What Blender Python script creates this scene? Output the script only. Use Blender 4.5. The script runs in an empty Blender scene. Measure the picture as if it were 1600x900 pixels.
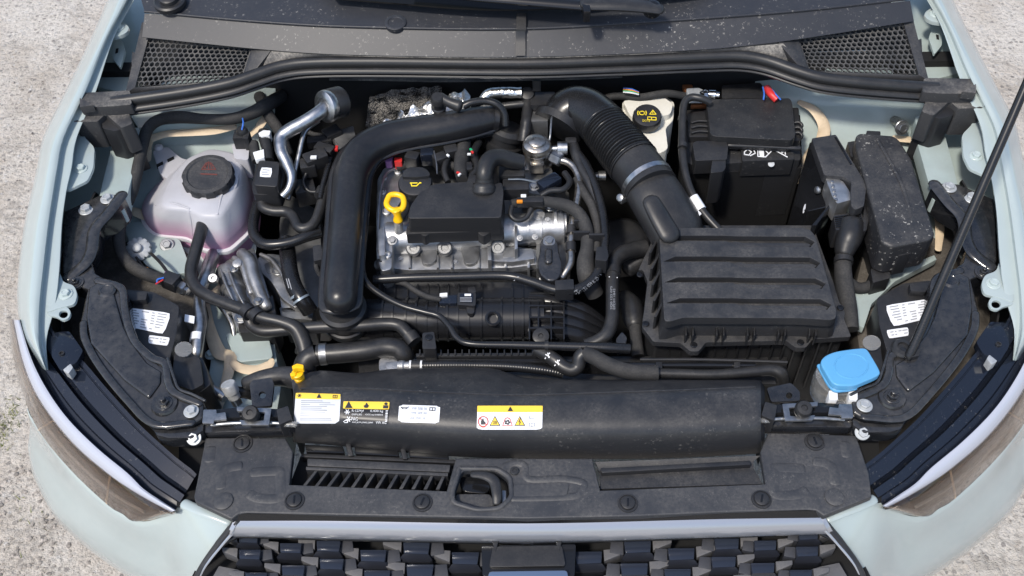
import bpy, bmesh, math, random
from mathutils import Vector, Matrix, noise
from mathutils.bvhtree import BVHTree

random.seed(7)
SCN = bpy.context.scene
COL = SCN.collection
B = 0.80                      # height of the engine bay's reference level above the ground (metres)
R = math.radians

# ------------------------------------------------------------------ camera
FPX = 1570.0                  # focal length for a frame 1600 wide
CAM = Vector((0.0162, -1.101, B + 1.36))
yaw, roll, el = -0.03526, -0.0387, R(51)
FW = Vector((math.sin(yaw)*math.cos(el), math.cos(yaw)*math.cos(el), -math.sin(el)))
r0 = FW.cross(Vector((0, 0, 1))).normalized()
u0 = r0.cross(FW)
RT = r0*math.cos(roll) + u0*math.sin(roll)
UP = -r0*math.sin(roll) + u0*math.cos(roll)
cd = bpy.data.cameras.new('camera')
cam = bpy.data.objects.new('camera', cd)
COL.objects.link(cam)
cd.sensor_width = 36.0
cd.lens = 36.0*FPX/1600.0
cd.clip_start, cd.clip_end = 0.05, 200
cam.matrix_world = Matrix(((RT.x, UP.x, -FW.x, CAM.x), (RT.y, UP.y, -FW.y, CAM.y), (RT.z, UP.z, -FW.z, CAM.z), (0, 0, 0, 1)))
SCN.camera = cam

# ------------------------------------------------------------------ sky, sun, exposure
SUN_EL, SUN_AZ = R(58), R(-142)          # azimuth from +Y (the windscreen side) towards -X (left of the photo): the sun stands high behind the photographer's left shoulder
w = bpy.data.worlds.new('World')
SCN.world = w
w.use_nodes = True
nt = w.node_tree
bg = nt.nodes['Background']
sky = nt.nodes.new('ShaderNodeTexSky')
sky.sky_type = 'NISHITA'
sky.sun_disc = False
sky.sun_elevation = SUN_EL
sky.sun_rotation = SUN_AZ
sky.dust_density = 1.6
sky.air_density = 1.0
sky.ozone_density = 1.0
nt.links.new(sky.outputs[0], bg.inputs[0])
bg.inputs[1].default_value = 0.15
sl = bpy.data.lights.new('sun', 'SUN')
sl.energy = 2.5
sl.angle = R(6)
sl.color = (1.0, 0.93, 0.83)
sun = bpy.data.objects.new('sun', sl)
COL.objects.link(sun)
sd = Vector((math.sin(SUN_AZ)*math.cos(SUN_EL), math.cos(SUN_AZ)*math.cos(SUN_EL), math.sin(SUN_EL)))
sun.rotation_euler = sd.to_track_quat('Z', 'Y').to_euler()
vs = SCN.view_settings
vs.view_transform = 'Standard'
vs.look = 'None'
vs.gamma = 1
vs.use_curve_mapping = False
vs.exposure = 0.5

# ------------------------------------------------------------------ helpers
def ray(px, py):
    return FW + RT*((px-800)/FPX) + UP*((450-py)/FPX)

def V(px, py, h=0.0):
    """point at height B+h that the photograph shows at pixel px, py"""
    d = ray(px, py)
    return CAM + d*((B+h-CAM.z)/d.z)

def SC(px, py, h=0.0):
    return (V(px, py, h)-CAM).dot(FW)/FPX

def vec(p, h=0.0):
    if isinstance(p, Vector):
        return p
    return V(p[0], p[1], p[2] if len(p) > 2 else h)

def link(name, me, mat=None, par=None):
    o = bpy.data.objects.new(name, me)
    COL.objects.link(o)
    if mat is not None and not me.materials:
        me.materials.append(mat)
    if par is not None:
        o.parent = par
        o.matrix_parent_inverse = Matrix.Translation(-par.location)
    return o

def finish(bm, name, mat, par, ang=38, recalc=True):
    if recalc:
        bmesh.ops.recalc_face_normals(bm, faces=bm.faces[:])
    me = bpy.data.meshes.new(name)
    bm.to_mesh(me)
    bm.free()
    me.polygons.foreach_set('use_smooth', [True]*len(me.polygons))
    me.set_sharp_from_angle(angle=R(ang))
    return link(name, me, mat, par)

def tag(o, label, cat, group=None, kind=None):
    o['label'] = label
    o['category'] = cat
    if group:
        o['group'] = group
    o['kind'] = kind or 'thing'
    return o

def thing(name, label, cat, loc, group=None):
    o = bpy.data.objects.new(name, None)
    COL.objects.link(o)
    o.empty_display_size = .02
    o.location = vec(loc)
    return tag(o, label, cat, group)

def slab(name, pts, ht, hb, mat, par=None, bev=.003, seg=2, flare=0.0, ang=38):
    """solid block: top outline in pixels at height ht (or per point), sides straight down to hb"""
    top = [V(p[0], p[1], p[2] if len(p) > 2 else ht) for p in pts]
    c = sum(top, Vector())/len(top)
    bm = bmesh.new()
    tv = [bm.verts.new(p) for p in top]
    bv = [bm.verts.new((c.x+(p.x-c.x)*(1+flare), c.y+(p.y-c.y)*(1+flare), B+hb)) for p in top]
    bm.faces.new(tv)
    bm.faces.new(list(reversed(bv)))
    n = len(tv)
    for i in range(n):
        j = (i+1) % n
        bm.faces.new((tv[i], bv[i], bv[j], tv[j]))
    bmesh.ops.recalc_face_normals(bm, faces=bm.faces[:])
    if bev > 0:
        ed = [e for e in bm.edges if e.is_manifold and e.calc_face_angle(0) > R(20) and not (e.verts[0] in bv and e.verts[1] in bv)]
        bmesh.ops.bevel(bm, geom=ed, offset=bev, segments=seg, profile=.6, affect='EDGES', clamp_overlap=True)
    return finish(bm, name, mat, par, ang)

def plate(name, outline, holes, h, thick, mat, par=None, bev=.002, seg=2):
    bm = bmesh.new()
    ed = []
    for loop in [outline]+holes:
        vs_ = [bm.verts.new(vec(p, h)) for p in loop]
        ed += [bm.edges.new((vs_[i], vs_[(i+1) % len(vs_)])) for i in range(len(vs_))]
    bmesh.ops.triangle_fill(bm, edges=ed, use_beauty=True, use_dissolve=False)
    r = bmesh.ops.extrude_face_region(bm, geom=bm.faces[:])
    for v in r['geom']:
        if isinstance(v, bmesh.types.BMVert):
            v.co.z -= thick
    bmesh.ops.recalc_face_normals(bm, faces=bm.faces[:])
    if bev:
        e2 = [e for e in bm.edges if e.is_manifold and e.calc_face_angle(0) > R(60) and abs(e.verts[0].co.z-e.verts[1].co.z) < thick*.5
              and max(f.normal.z for f in e.link_faces) > .5]
        bmesh.ops.bevel(bm, geom=e2, offset=bev, segments=seg, profile=.6, affect='EDGES', clamp_overlap=True)
    return finish(bm, name, mat, par)

def cr(p0, p1, p2, p3, t):
    return 0.5*((2*p1)+(p2-p0)*t+(2*p0-5*p1+4*p2-p3)*t*t+(3*p1-p0-3*p2+p3)*t*t*t)

def smooth(vals, sub):
    out = []
    n = len(vals)
    for i in range(n-1):
        p0 = vals[i-1] if i > 0 else vals[0]*2-vals[1]
        p3 = vals[i+2] if i+2 < n else vals[n-1]*2-vals[n-2]
        for k in range(sub):
            out.append(cr(p0, vals[i], vals[i+1], p3, k/sub))
    out.append(vals[-1])
    return out

def tube(name, path, r, mat, par=None, n=12, sub=6, flat=None, rip=None, cap=True, metres=False, rnd=0):
    """swept round (or flattened) pipe; r in pixels of the photograph at that depth unless metres"""
    P = [vec(p) for p in path]
    rr = r if isinstance(r, (list, tuple)) else [r]*len(P)
    if not metres:
        rr = [rr[i]*(P[i]-CAM).dot(FW)/FPX for i in range(len(P))]
    C = smooth(P, sub)
    Q = smooth([float(x) for x in rr], sub)
    if rip:
        L = 0.0
        out = [0.0]
        for i in range(1, len(C)):
            L += (C[i]-C[i-1]).length
            out.append(L)
        Q = [q*(1+rip[1]*(0.5+0.5*math.cos(2*math.pi*rip[0]*s/L))**rip[2]-rip[1]) for q, s in zip(Q, out)]
    if rnd and cap:      # rounded ends
        def endcap(c, d, q):
            return [(c+d*q*rnd*math.sin(a), q*math.cos(a)) for a in (R(30), R(60), R(82))]
        d1 = (C[-1]-C[-2]).normalized(); d0 = (C[0]-C[1]).normalized()
        e1 = endcap(C[-1], d1, Q[-1]); e0 = endcap(C[0], d0, Q[0])
        C = [e[0] for e in reversed(e0)]+C+[e[0] for e in e1]
        Q = [e[1] for e in reversed(e0)]+Q+[e[1] for e in e1]
    bm = bmesh.new()
    rings = []
    side = None
    for i, c in enumerate(C):
        t = (C[min(i+1, len(C)-1)]-C[max(i-1, 0)]).normalized()
        if flat or side is None:
            side = t.cross(Vector((0, 0, 1)))
            if side.length < .05:
                side = t.cross(Vector((0, 1, 0)))
        side = (side-t*side.dot(t)).normalized()
        up = side.cross(t)
        fx, fz = flat if flat else (1, 1)
        rings.append([bm.verts.new(c+side*(Q[i]*fx*math.cos(2*math.pi*k/n))+up*(Q[i]*fz*math.sin(2*math.pi*k/n))) for k in range(n)])
    for a, b in zip(rings, rings[1:]):
        for k in range(n):
            bm.faces.new((a[k], a[(k+1) % n], b[(k+1) % n], b[k]))
    if cap:
        bm.faces.new(list(reversed(rings[0])))
        bm.faces.new(rings[-1])
    return finish(bm, name, mat, par, 50)

def lathe(name, o, axis, prof, mat, par=None, n=24, lobe=None, px=True, ang=38):
    """profile (radius, height) about an axis; in pixels at that depth unless px is False"""
    o = vec(o)
    s = (o-CAM).dot(FW)/FPX if px else 1.0
    q = Vector(axis).normalized().to_track_quat('Z', 'Y')
    bm = bmesh.new()
    rings = []
    for r, z in prof:
        ring = []
        for k in range(n):
            a = 2*math.pi*k/n
            rr = r
            if lobe and lobe[2] <= z <= lobe[3]:
                rr = r-(lobe[1] if math.cos(a*lobe[0]) > lobe[4] else 0)
            ring.append(bm.verts.new(o+q @ Vector((rr*s*math.cos(a), rr*s*math.sin(a), z*s))))
        rings.append(ring)
    for a, b in zip(rings, rings[1:]):
        for k in range(n):
            bm.faces.new((a[k], a[(k+1) % n], b[(k+1) % n], b[k]))
    bm.faces.new(list(reversed(rings[0])))
    bm.faces.new(rings[-1])
    return finish(bm, name, mat, par, ang)

def loft(name, rings, mat, par=None, cap=True, ang=40, sub=0):
    if sub:
        cols = [smooth([r[k] for r in rings], sub) for k in range(len(rings[0]))]
        rings = [[c[i] for c in cols] for i in range(len(cols[0]))]
    bm = bmesh.new()
    rv = [[bm.verts.new(p) for p in r] for r in rings]
    n = len(rv[0])
    for a, b in zip(rv, rv[1:]):
        for k in range(n):
            bm.faces.new((a[k], a[(k+1) % n], b[(k+1) % n], b[k]))
    if cap:
        bm.faces.new(list(reversed(rv[0])))
        bm.faces.new(rv[-1])
    return finish(bm, name, mat, par, ang)

def closed(pts, sub=5):
    """smooth closed outline through points (pixels or Vectors)"""
    P = [vec(p) if not isinstance(p, Vector) else p for p in pts]
    out = []
    n = len(P)
    for i in range(n):
        for k in range(sub):
            out.append(cr(P[i-1], P[i], P[(i+1) % n], P[(i+2) % n], k/sub))
    return out

def rpx(pts, rad=6, seg=4):
    """round the corners of a pixel outline"""
    out = []
    n = len(pts)
    for i in range(n):
        p = Vector(pts[i][:2]); a = Vector(pts[i-1][:2]); b = Vector(pts[(i+1) % n][:2])
        ra = min(rad, (a-p).length*.45); rb = min(rad, (b-p).length*.45)
        s = p+(a-p).normalized()*ra; e = p+(b-p).normalized()*rb
        for k in range(seg+1):
            t = k/seg
            out.append(tuple(s*(1-t)**2+p*2*t*(1-t)+e*t*t))
    return out

def circ(cx, cy, rx, ry=None, n=20):
    ry = ry or rx
    return [(cx+rx*math.cos(2*math.pi*k/n), cy+ry*math.sin(2*math.pi*k/n)) for k in range(n)]

def gridpts(rows, su, sv):
    rows = [[vec(p) for p in r] for r in rows]
    a = [smooth(r, su) for r in rows]
    cols = [smooth([r[k] for r in a], sv) for k in range(len(a[0]))]
    return [[c[i] for c in cols] for i in range(len(cols[0]))]

def sheet(name, rows, mat, par=None, su=4, sv=3, thick=.003, ang=40):
    g = gridpts(rows, su, sv)
    bm = bmesh.new()
    gv = [[bm.verts.new(p) for p in r] for r in g]
    for a, b in zip(gv, gv[1:]):
        for k in range(len(a)-1):
            bm.faces.new((a[k], a[k+1], b[k+1], b[k]))
    bmesh.ops.recalc_face_normals(bm, faces=bm.faces[:])
    s = sum(f.normal.dot(CAM-f.calc_center_median()) for f in bm.faces)
    if s < 0:
        bmesh.ops.reverse_faces(bm, faces=bm.faces[:])
    if thick:
        bmesh.ops.solidify(bm, geom=bm.faces[:], thickness=thick)
    return finish(bm, name, mat, par, ang, recalc=False)

def boxw(name, c, size, mat, par=None, rot=None, bev=.002, seg=2):
    bm = bmesh.new()
    bmesh.ops.create_cube(bm, size=1)
    M_ = Matrix.Translation(vec(c)) @ (rot.to_4x4() if rot else Matrix.Identity(4)) @ Matrix.Diagonal((*size, 1))
    bmesh.ops.transform(bm, matrix=M_, verts=bm.verts[:])
    if bev:
        bmesh.ops.bevel(bm, geom=bm.edges[:], offset=bev, segments=seg, profile=.6, affect='EDGES', clamp_overlap=True)
    return finish(bm, name, mat, par)

def bvh_of(o):
    me = o.data
    return BVHTree.FromPolygons([v.co for v in me.vertices], [tuple(p.vertices) for p in me.polygons])

def onto(bvh, px, py, off=.001):
    d = ray(px, py).normalized()
    hit, nrm, i, dist = bvh.ray_cast(CAM, d)
    if hit is None:
        hit, nrm, i, dist = bvh.find_nearest(V(px, py, 0))
    if nrm.dot(d) > 0:
        nrm = -nrm
    return hit+nrm*off

def quad(q, u, v):
    (a, b, c, d) = [Vector(p) for p in q]        # top-left, top-right, bottom-right, bottom-left
    return (a*(1-u)+b*u)*(1-v)+(d*(1-u)+c*u)*v

def decal(name, bvh, q, mat, par, nx=6, ny=4, off=.0012, corner=.08):
    """thin sticker laid on a surface, corners clipped round"""
    asp = (Vector(q[1])-Vector(q[0])).length/max((Vector(q[3])-Vector(q[0])).length, 1)
    bm = bmesh.new()
    gv = []
    for j in range(ny+1):
        row = []
        for i in range(nx+1):
            u, v = i/nx, j/ny
            if corner:
                e = corner
                if j in (0, ny) and i == 0: u += e/asp
                if j in (0, ny) and i == nx: u -= e/asp
                if i in (0, nx) and j == 0: v += e*.35
                if i in (0, nx) and j == ny: v -= e*.35
            p = quad(q, u, v)
            row.append(bm.verts.new(onto(bvh, p.x, p.y, off)))
        gv.append(row)
    for a, b in zip(gv, gv[1:]):
        for k in range(nx):
            bm.faces.new((a[k], a[k+1], b[k+1], b[k]))
    return finish(bm, name, mat, par)

def lettering(bvh, q, text, mat, par, off=.0022, name='lettering'):
    cu = bpy.data.curves.new('lettering', 'FONT')
    cu.body = text
    cu.resolution_u = 2
    to = bpy.data.objects.new('lettering', cu)
    me = bpy.data.meshes.new_from_object(to)
    bpy.data.objects.remove(to)
    if not me.vertices:
        return None
    xs = [v.co.x for v in me.vertices]; ys = [v.co.y for v in me.vertices]
    x0, x1, y0, y1 = min(xs), max(xs), min(ys), max(ys)
    for v in me.vertices:
        p = quad(q, (v.co.x-x0)/max(x1-x0, 1e-6), 1-(v.co.y-y0)/max(y1-y0, 1e-6))
        v.co = onto(bvh, p.x, p.y, off)
    me.name = name
    me.materials.clear()
    return link(name, me, mat, par)

def poly_on(name, bvh, pts, mat, par, off=.0022):
    """flat printed shape (pixels) laid on a surface"""
    bm = bmesh.new()
    bm.faces.new([bm.verts.new(onto(bvh, p[0], p[1], off)) for p in pts])
    return finish(bm, name, mat, par)

def strokes_on(name, bvh, lines, wpx, mat, par, off=.0022):
    """printed line drawing (several polylines in pixels) as one flat mark on a surface"""
    bm = bmesh.new()
    for ln in lines:
        for a, b in zip(ln, ln[1:]):
            a = Vector(a); b = Vector(b)
            d = (b-a)
            if d.length < 1e-4:
                continue
            d.normalize()
            nn = Vector((-d.y, d.x))*wpx/2
            a2, b2 = a-d*wpx*.3, b+d*wpx*.3
            bm.faces.new([bm.verts.new(onto(bvh, p.x, p.y, off)) for p in (a2+nn, a2-nn, b2-nn, b2+nn)])
    return finish(bm, name, mat, par)

def hexmesh(kind):
    bm = bmesh.new()
    prof = [(1.0, 0, 24), (1.0, .1, 24), (.93, .16, 24)] if kind != 'nut' else [(1.0, 0, 24), (1.0, .05, 24), (.95, .1, 24)]
    rings = []
    n = 24
    def hexr(a, r):
        a = (a % (math.pi/3))-math.pi/6
        return r*math.cos(math.pi/6)/math.cos(a)
    for r, z, _ in prof:
        rings.append([bm.verts.new((r*math.cos(2*math.pi*k/n), r*math.sin(2*math.pi*k/n), z)) for k in range(n)])
    hx = .66
    for r, z in ((hx, .17), (hx, .55), (hx*.9, .62)):
        rings.append([bm.verts.new((hexr(2*math.pi*k/n, r)*math.cos(2*math.pi*k/n), hexr(2*math.pi*k/n, r)*math.sin(2*math.pi*k/n), z)) for k in range(n)])
    for r, z in ((.38, .62), (.34, .54)) if kind != 'stud' else ((.36, .62), (.36, 1.1), (.28, 1.16)):
        rings.append([bm.verts.new((r*math.cos(2*math.pi*k/n), r*math.sin(2*math.pi*k/n), z)) for k in range(n)])
    for a, b in zip(rings, rings[1:]):
        for k in range(n):
            bm.faces.new((a[k], a[(k+1) % n], b[(k+1) % n], b[k]))
    bm.faces.new(list(reversed(rings[0])))
    bm.faces.new(rings[-1])
    bmesh.ops.recalc_face_normals(bm, faces=bm.faces[:])
    me = bpy.data.meshes.new('bolt')
    bm.to_mesh(me)
    bm.free()
    me.polygons.foreach_set('use_smooth', [True]*len(me.polygons))
    me.set_sharp_from_angle(angle=R(30))
    return me

_hex = {}
def bolt(par, px, py, h, r, mat, axis=(0, 0, 1), kind='bolt', name='bolt', spin=None):
    key = (kind, mat.name)
    if key not in _hex:
        _hex[key] = hexmesh(kind)
        _hex[key].materials.append(mat)
    o = bpy.data.objects.new(name, _hex[key])
    COL.objects.link(o)
    s = r*SC(px, py, h)
    q = Vector(axis).normalized().to_track_quat('Z', 'Y').to_matrix().to_4x4()
    o.parent = par
    o.matrix_parent_inverse = Matrix.Translation(-par.location)
    o.matrix_basis = Matrix.Translation(V(px, py, h)) @ q @ Matrix.Rotation(random.random()*6 if spin is None else spin, 4, 'Z') @ Matrix.Diagonal((s, s, s, 1))
    return o

def screw(par, px, py, h, r, mat, name='screw', axis=(0, 0, 1)):
    return lathe(name, (px, py, h), axis, [(r, -1), (r, .15*r), (r*.85, .3*r), (r*.5, .32*r), (r*.42, .12*r), (.1*r, .1*r)], mat, par, n=16)

S_X = Matrix.Diagonal((-1, 1, 1, 1))
_mirmesh = {}
def mirror(root, label=None, group=None):
    """mirror image of a thing and its parts on the other side of the car"""
    def cp(o, par):
        if o.data is None:
            c = bpy.data.objects.new(o.name.split('.')[0], None)
            c.empty_display_size = .02
            c.location = (-o.location.x, o.location.y, o.location.z)
        else:
            ident = o.matrix_basis == Matrix.Identity(4)
            if ident:
                me = o.data.copy()
                me.transform(S_X)
                me.flip_normals()
            else:
                me = o.data
            c = bpy.data.objects.new(o.name.split('.')[0], me)
            if not ident:
                m = o.matrix_basis.copy()
                m2 = S_X @ m @ S_X
                c.matrix_basis = m2
        COL.objects.link(c)
        for k in o.keys():
            c[k] = o[k]
        if par is not None:
            c.parent = par
            c.matrix_parent_inverse = Matrix.Translation(-par.location)
        for ch in o.children:
            cp(ch, c)
        return c
    m = cp(root, None)
    if label:
        m['label'] = label
    if group:
        m['group'] = group
        root['group'] = group
    return m

# ------------------------------------------------------------------ materials
DUST = (.29, .27, .24, 1)
def mat(name, col, rough=.5, metal=0.0, dust=0.0, speck=0.0, bump=0.0, bscale=700, coat=0.0, spec=.5, var=0.0, vscale=25, dscale=22, sscale=260, trans=0.0, sss=0.0, emit=None, ior=1.45):
    m = bpy.data.materials.new(name)
    m.use_nodes = True
    t = m.node_tree
    N, L = t.nodes, t.links
    b = N['Principled BSDF']
    c = (*col, 1)
    b.inputs['Base Color'].default_value = c
    b.inputs['Roughness'].default_value = rough
    b.inputs['Metallic'].default_value = metal
    b.inputs['Specular IOR Level'].default_value = spec
    b.inputs['IOR'].default_value = ior
    b.inputs['Coat Weight'].default_value = coat
    b.inputs['Coat Roughness'].default_value = .04
    b.inputs['Transmission Weight'].default_value = trans
    if sss:
        b.inputs['Subsurface Weight'].default_value = sss
        b.inputs['Subsurface Radius'].default_value = (.02, .02, .02)
    tc = N.new('ShaderNodeTexCoord')
    cur = None
    def noise_(scale, detail=4, rough_=.6):
        n = N.new('ShaderNodeTexNoise')
        n.inputs['Scale'].default_value = scale
        n.inputs['Detail'].default_value = detail
        n.inputs['Roughness'].default_value = rough_
        L.new(tc.outputs['Object'], n.inputs['Vector'])
        return n
    def ramp(src, lo, hi):
        r = N.new('ShaderNodeMapRange')
        r.inputs[1].default_value = lo
        r.inputs[2].default_value = hi
        L.new(src, r.inputs[0])
        return r.outputs[0]
    def mul(a, bb):
        x = N.new('ShaderNodeMath')
        x.operation = 'MULTIPLY'
        for i, s in enumerate((a, bb)):
            if isinstance(s, float):
                x.inputs[i].default_value = s
            else:
                L.new(s, x.inputs[i])
        return x.outputs[0]
    def mixc(f, a, bb):
        x = N.new('ShaderNodeMix')
        x.data_type = 'RGBA'
        L.new(f, x.inputs[0])
        for i, s in ((6, a), (7, bb)):
            if isinstance(s, tuple):
                x.inputs[i].default_value = s
            else:
                L.new(s, x.inputs[i])
        return x.outputs[2]
    base = c
    roughv = None
    if var:
        n = noise_(vscale)
        f = ramp(n.outputs[0], .3, .7)
        base = mixc(f, (*[x*(1-var) for x in col], 1), (*[min(1, x*(1+var)) for x in col], 1))
        cur = base
        roughv = N.new('ShaderNodeMapRange')
        L.new(n.outputs[0], roughv.inputs[0])
        roughv.inputs[1].default_value = .3; roughv.inputs[2].default_value = .7
        roughv.inputs[3].default_value = max(.02, rough*(1-var*.6)); roughv.inputs[4].default_value = min(1, rough*(1+var*.8))
        L.new(roughv.outputs[0], b.inputs['Roughness'])
    if dust:
        g = N.new('ShaderNodeNewGeometry')
        sp = N.new('ShaderNodeSeparateXYZ')
        L.new(g.outputs['Normal'], sp.inputs[0])
        upf = ramp(sp.outputs[2], .1, .95)
        n1 = noise_(dscale, 6, .7)
        n2 = noise_(dscale*14, 3, .7)
        f = mul(mul(upf, ramp(n1.outputs[0], .36, .72)), ramp(n2.outputs[0], .25, .7))
        f = mul(f, float(dust))
        base = mixc(f, base, DUST)
        cur = base
        if roughv is None:
            rr = N.new('ShaderNodeMapRange')
            L.new(f, rr.inputs[0])
            rr.inputs[3].default_value = rough; rr.inputs[4].default_value = min(1, rough+.5)
            L.new(rr.outputs[0], b.inputs['Roughness'])
    if speck:
        v = N.new('ShaderNodeTexVoronoi')
        v.inputs['Scale'].default_value = sscale
        v.inputs['Randomness'].default_value = 1
        nn = noise_(sscale*1.5, 2)
        ad = N.new('ShaderNodeMixRGB')
        ad.blend_type = 'ADD'
        ad.inputs[0].default_value = .012
        L.new(tc.outputs['Object'], ad.inputs[1]); L.new(nn.outputs[1], ad.inputs[2])
        L.new(ad.outputs[0], v.inputs['Vector'])
        sz = N.new('ShaderNodeSeparateColor')
        L.new(v.outputs['Color'], sz.inputs[0])
        th = ramp(sz.outputs[0], .55, 1.0)
        sub = N.new('ShaderNodeMath'); sub.operation = 'MULTIPLY_ADD'
        L.new(th, sub.inputs[0]); sub.inputs[1].default_value = .42; sub.inputs[2].default_value = 0
        lt = N.new('ShaderNodeMath'); lt.operation = 'LESS_THAN'
        L.new(v.outputs['Distance'], lt.inputs[0]); L.new(sub.outputs[0], lt.inputs[1])
        n3 = noise_(9, 5, .7)
        f = mul(mul(lt.outputs[0], ramp(n3.outputs[0], .46, .7)), float(speck)*.6)
        base = mixc(f, base, (.42, .40, .36, 1))
        cur = base
    if cur is not None:
        L.new(cur, b.inputs['Base Color'])
    if bump:
        n = noise_(bscale, 3)
        bp = N.new('ShaderNodeBump')
        bp.inputs['Strength'].default_value = bump
        bp.inputs['Distance'].default_value = .002
        L.new(n.outputs[0], bp.inputs['Height'])
        L.new(bp.outputs[0], b.inputs['Normal'])
    return m

M = {}
M['paint'] = mat('pale green car paint', (.365, .425, .42), .26, coat=1.0, spec=.5, var=.02)
M['paint_in'] = mat('pale green inner body paint', (.34, .41, .40), .42, coat=.35, dust=.35, var=.06)
M['plastic'] = mat('black plastic', (.017, .0175, .0195), .38, bump=.1, dust=.12, bscale=1400)
M['plastic_d'] = mat('dusty black plastic', (.024, .0248, .0275), .42, bump=.12, dust=.28, speck=.25, bscale=1400)
M['cowlp'] = mat('dusty cowl plastic', (.024, .026, .032), .46, bump=.1, dust=.07, speck=1.1, sscale=190, dscale=9)
M['trim'] = mat('grained trim plastic', (.030, .032, .037), .46, bump=.14, dust=.3, speck=.45, sscale=300, dscale=14, bscale=1600)
M['ductp'] = mat('duct plastic', (.021, .022, .025), .38, bump=.1, dust=.2, speck=.35, sscale=180, dscale=16)
M['gloss'] = mat('gloss black plastic', (.010, .0105, .012), .15)
M['ledge'] = mat('dust covered ledge', (.035, .036, .039), .7, dust=4.0, dscale=16, bump=.3, speck=.4)
M['lampblack'] = mat('lamp housing black', (.010, .013, .021), .13, speck=.3, sscale=200, coat=.3)
M['blackpaint'] = mat('black painted steel', (.014, .015, .018), .28, dust=.2, speck=.2, coat=.5, var=.2, dscale=12, bump=.05, bscale=60)
M['carrier'] = mat('pressed black steel', (.013, .014, .0165), .22, dust=.26, dscale=6, speck=.1, coat=.5, var=.2, vscale=10, bump=.12, bscale=16)
M['rubber'] = mat('black rubber', (.015, .0155, .017), .4, dust=.12, bump=.06)
M['hose'] = mat('rubber hose', (.016, .0165, .018), .36, dust=.16, bump=.05, dscale=30)
M['manifold'] = mat('moulded manifold plastic', (.013, .0135, .0155), .27)
M['pipeg'] = mat('smooth black pipe', (.011, .0115, .013), .27, dust=.05)
M['charge'] = mat('charge pipe plastic', (.012, .0125, .0145), .29, dust=.1, dscale=9, bump=.07, bscale=1500)
M['felt'] = mat('black felt', (.013, .0132, .014), .95, bump=.5, bscale=900, spec=.15)
M['tape'] = mat('black cloth tape', (.02, .0205, .022), .8, bump=.5, bscale=450, dust=.25)
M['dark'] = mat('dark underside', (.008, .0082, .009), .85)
M['mesh'] = mat('grille mesh plastic', (.05, .05, .05), .6, dust=.55)
M['block'] = mat('grey foam rubber', (.03, .0305, .033), .62, dust=.75, speck=.4, dscale=18)
M['alu'] = mat('cast aluminium', (.46, .465, .47), .42, metal=.9, bump=.2, bscale=420, var=.22, vscale=40, dust=.12)
M['alud'] = mat('dull cast aluminium', (.21, .213, .215), .5, metal=.8, bump=.25, bscale=380, var=.3, dust=.2)
M['steel'] = mat('zinc plated steel', (.30, .305, .31), .36, metal=.9, var=.2, vscale=120)
M['pipealu'] = mat('aluminium pipe', (.42, .425, .435), .36, metal=1.0, var=.25, vscale=70)
M['chrome'] = mat('chrome', (.6, .61, .63), .12, metal=1.0)
M['mount'] = mat('weathered mount casting', (.36, .362, .365), .42, metal=.85, bump=.3, bscale=300, var=.35, vscale=35, dust=.25)
M['pump'] = mat('pump steel', (.40, .375, .34), .3, metal=.95, var=.3, vscale=90)
M['foil'] = mat('aluminium foil', (.8, .8, .79), .3, metal=1.0, bump=1.0, bscale=130, var=.2)
M['shield'] = mat('perforated heat shield', (.07, .067, .063), .28, metal=1.0, bump=1.0, bscale=330, var=.8, vscale=320)
M['painted_bolt'] = mat('painted bolt', (.42, .49, .48), .4, coat=.3, dust=.15)
M['zinc'] = mat('whitish zinc', (.44, .455, .46), .5, metal=.4, var=.15, vscale=150)
M['seal'] = mat('tan seam sealer', (.62, .50, .35), .6, bump=.35, bscale=160, var=.12)
M['white'] = mat('white plastic', (.75, .76, .76), .4, dust=.1)
M['cream'] = mat('cream plastic', (.72, .70, .62), .38, sss=.3, dust=.12)
M['frost'] = mat('frosted plastic', (.74, .74, .72), .22, trans=.85)
M['tank'] = mat('translucent tank', (.43, .43, .455), .42, var=.07, vscale=14, sss=.12, dust=.1, bump=.12, bscale=500)
def tank_level(m, z0, z1, pink):
    t = m.node_tree; N, L = t.nodes, t.links
    b = N['Principled BSDF']; tc = N.new('ShaderNodeTexCoord'); sp = N.new('ShaderNodeSeparateXYZ'); mr = N.new('ShaderNodeMapRange')
    L.new(tc.outputs['Object'], sp.inputs[0]); L.new(sp.outputs[2], mr.inputs[0])
    mr.inputs[1].default_value = z0; mr.inputs[2].default_value = z1; mr.inputs[3].default_value = 1; mr.inputs[4].default_value = 0
    x = N.new('ShaderNodeMix'); x.data_type = 'RGBA'
    L.new(mr.outputs[0], x.inputs[0]); L.new(b.inputs['Base Color'].links[0].from_socket, x.inputs[6]); x.inputs[7].default_value = (*pink, 1)
    L.new(x.outputs[2], b.inputs['Base Color'])
tank_level(M['tank'], B-.084, B-.036, (.42, .21, .33))      # coolant level shining through
M['flange'] = mat('tank flange', (.60, .59, .61), .4)
M['coolant'] = mat('tank with pink coolant', (.62, .33, .50), .34, sss=.5)
M['yellow'] = mat('yellow plastic', (.90, .50, .008), .32)
M['blue'] = mat('light blue plastic', (.10, .33, .58), .36, bump=.05, dust=.08)
M['stick_w'] = mat('white sticker', (.78, .79, .81), .35)
M['stick_s'] = mat('silver sticker', (.62, .64, .67), .4)
M['stick_y'] = mat('yellow sticker', (.88, .60, .07), .35)
M['stick_k'] = mat('black sticker', (.015, .015, .017), .35)
M['ink'] = mat('black ink', (.03, .03, .035), .5)
M['inkg'] = mat('grey ink', (.30, .31, .33), .5)
M['inkw'] = mat('white ink', (.72, .73, .74), .5)
M['inkr'] = mat('red ink', (.55, .05, .03), .5)
M['inkr2'] = mat('faded red print', (.13, .035, .028), .6)
M['inky'] = mat('yellow ink', (.80, .62, .03), .5)
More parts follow.
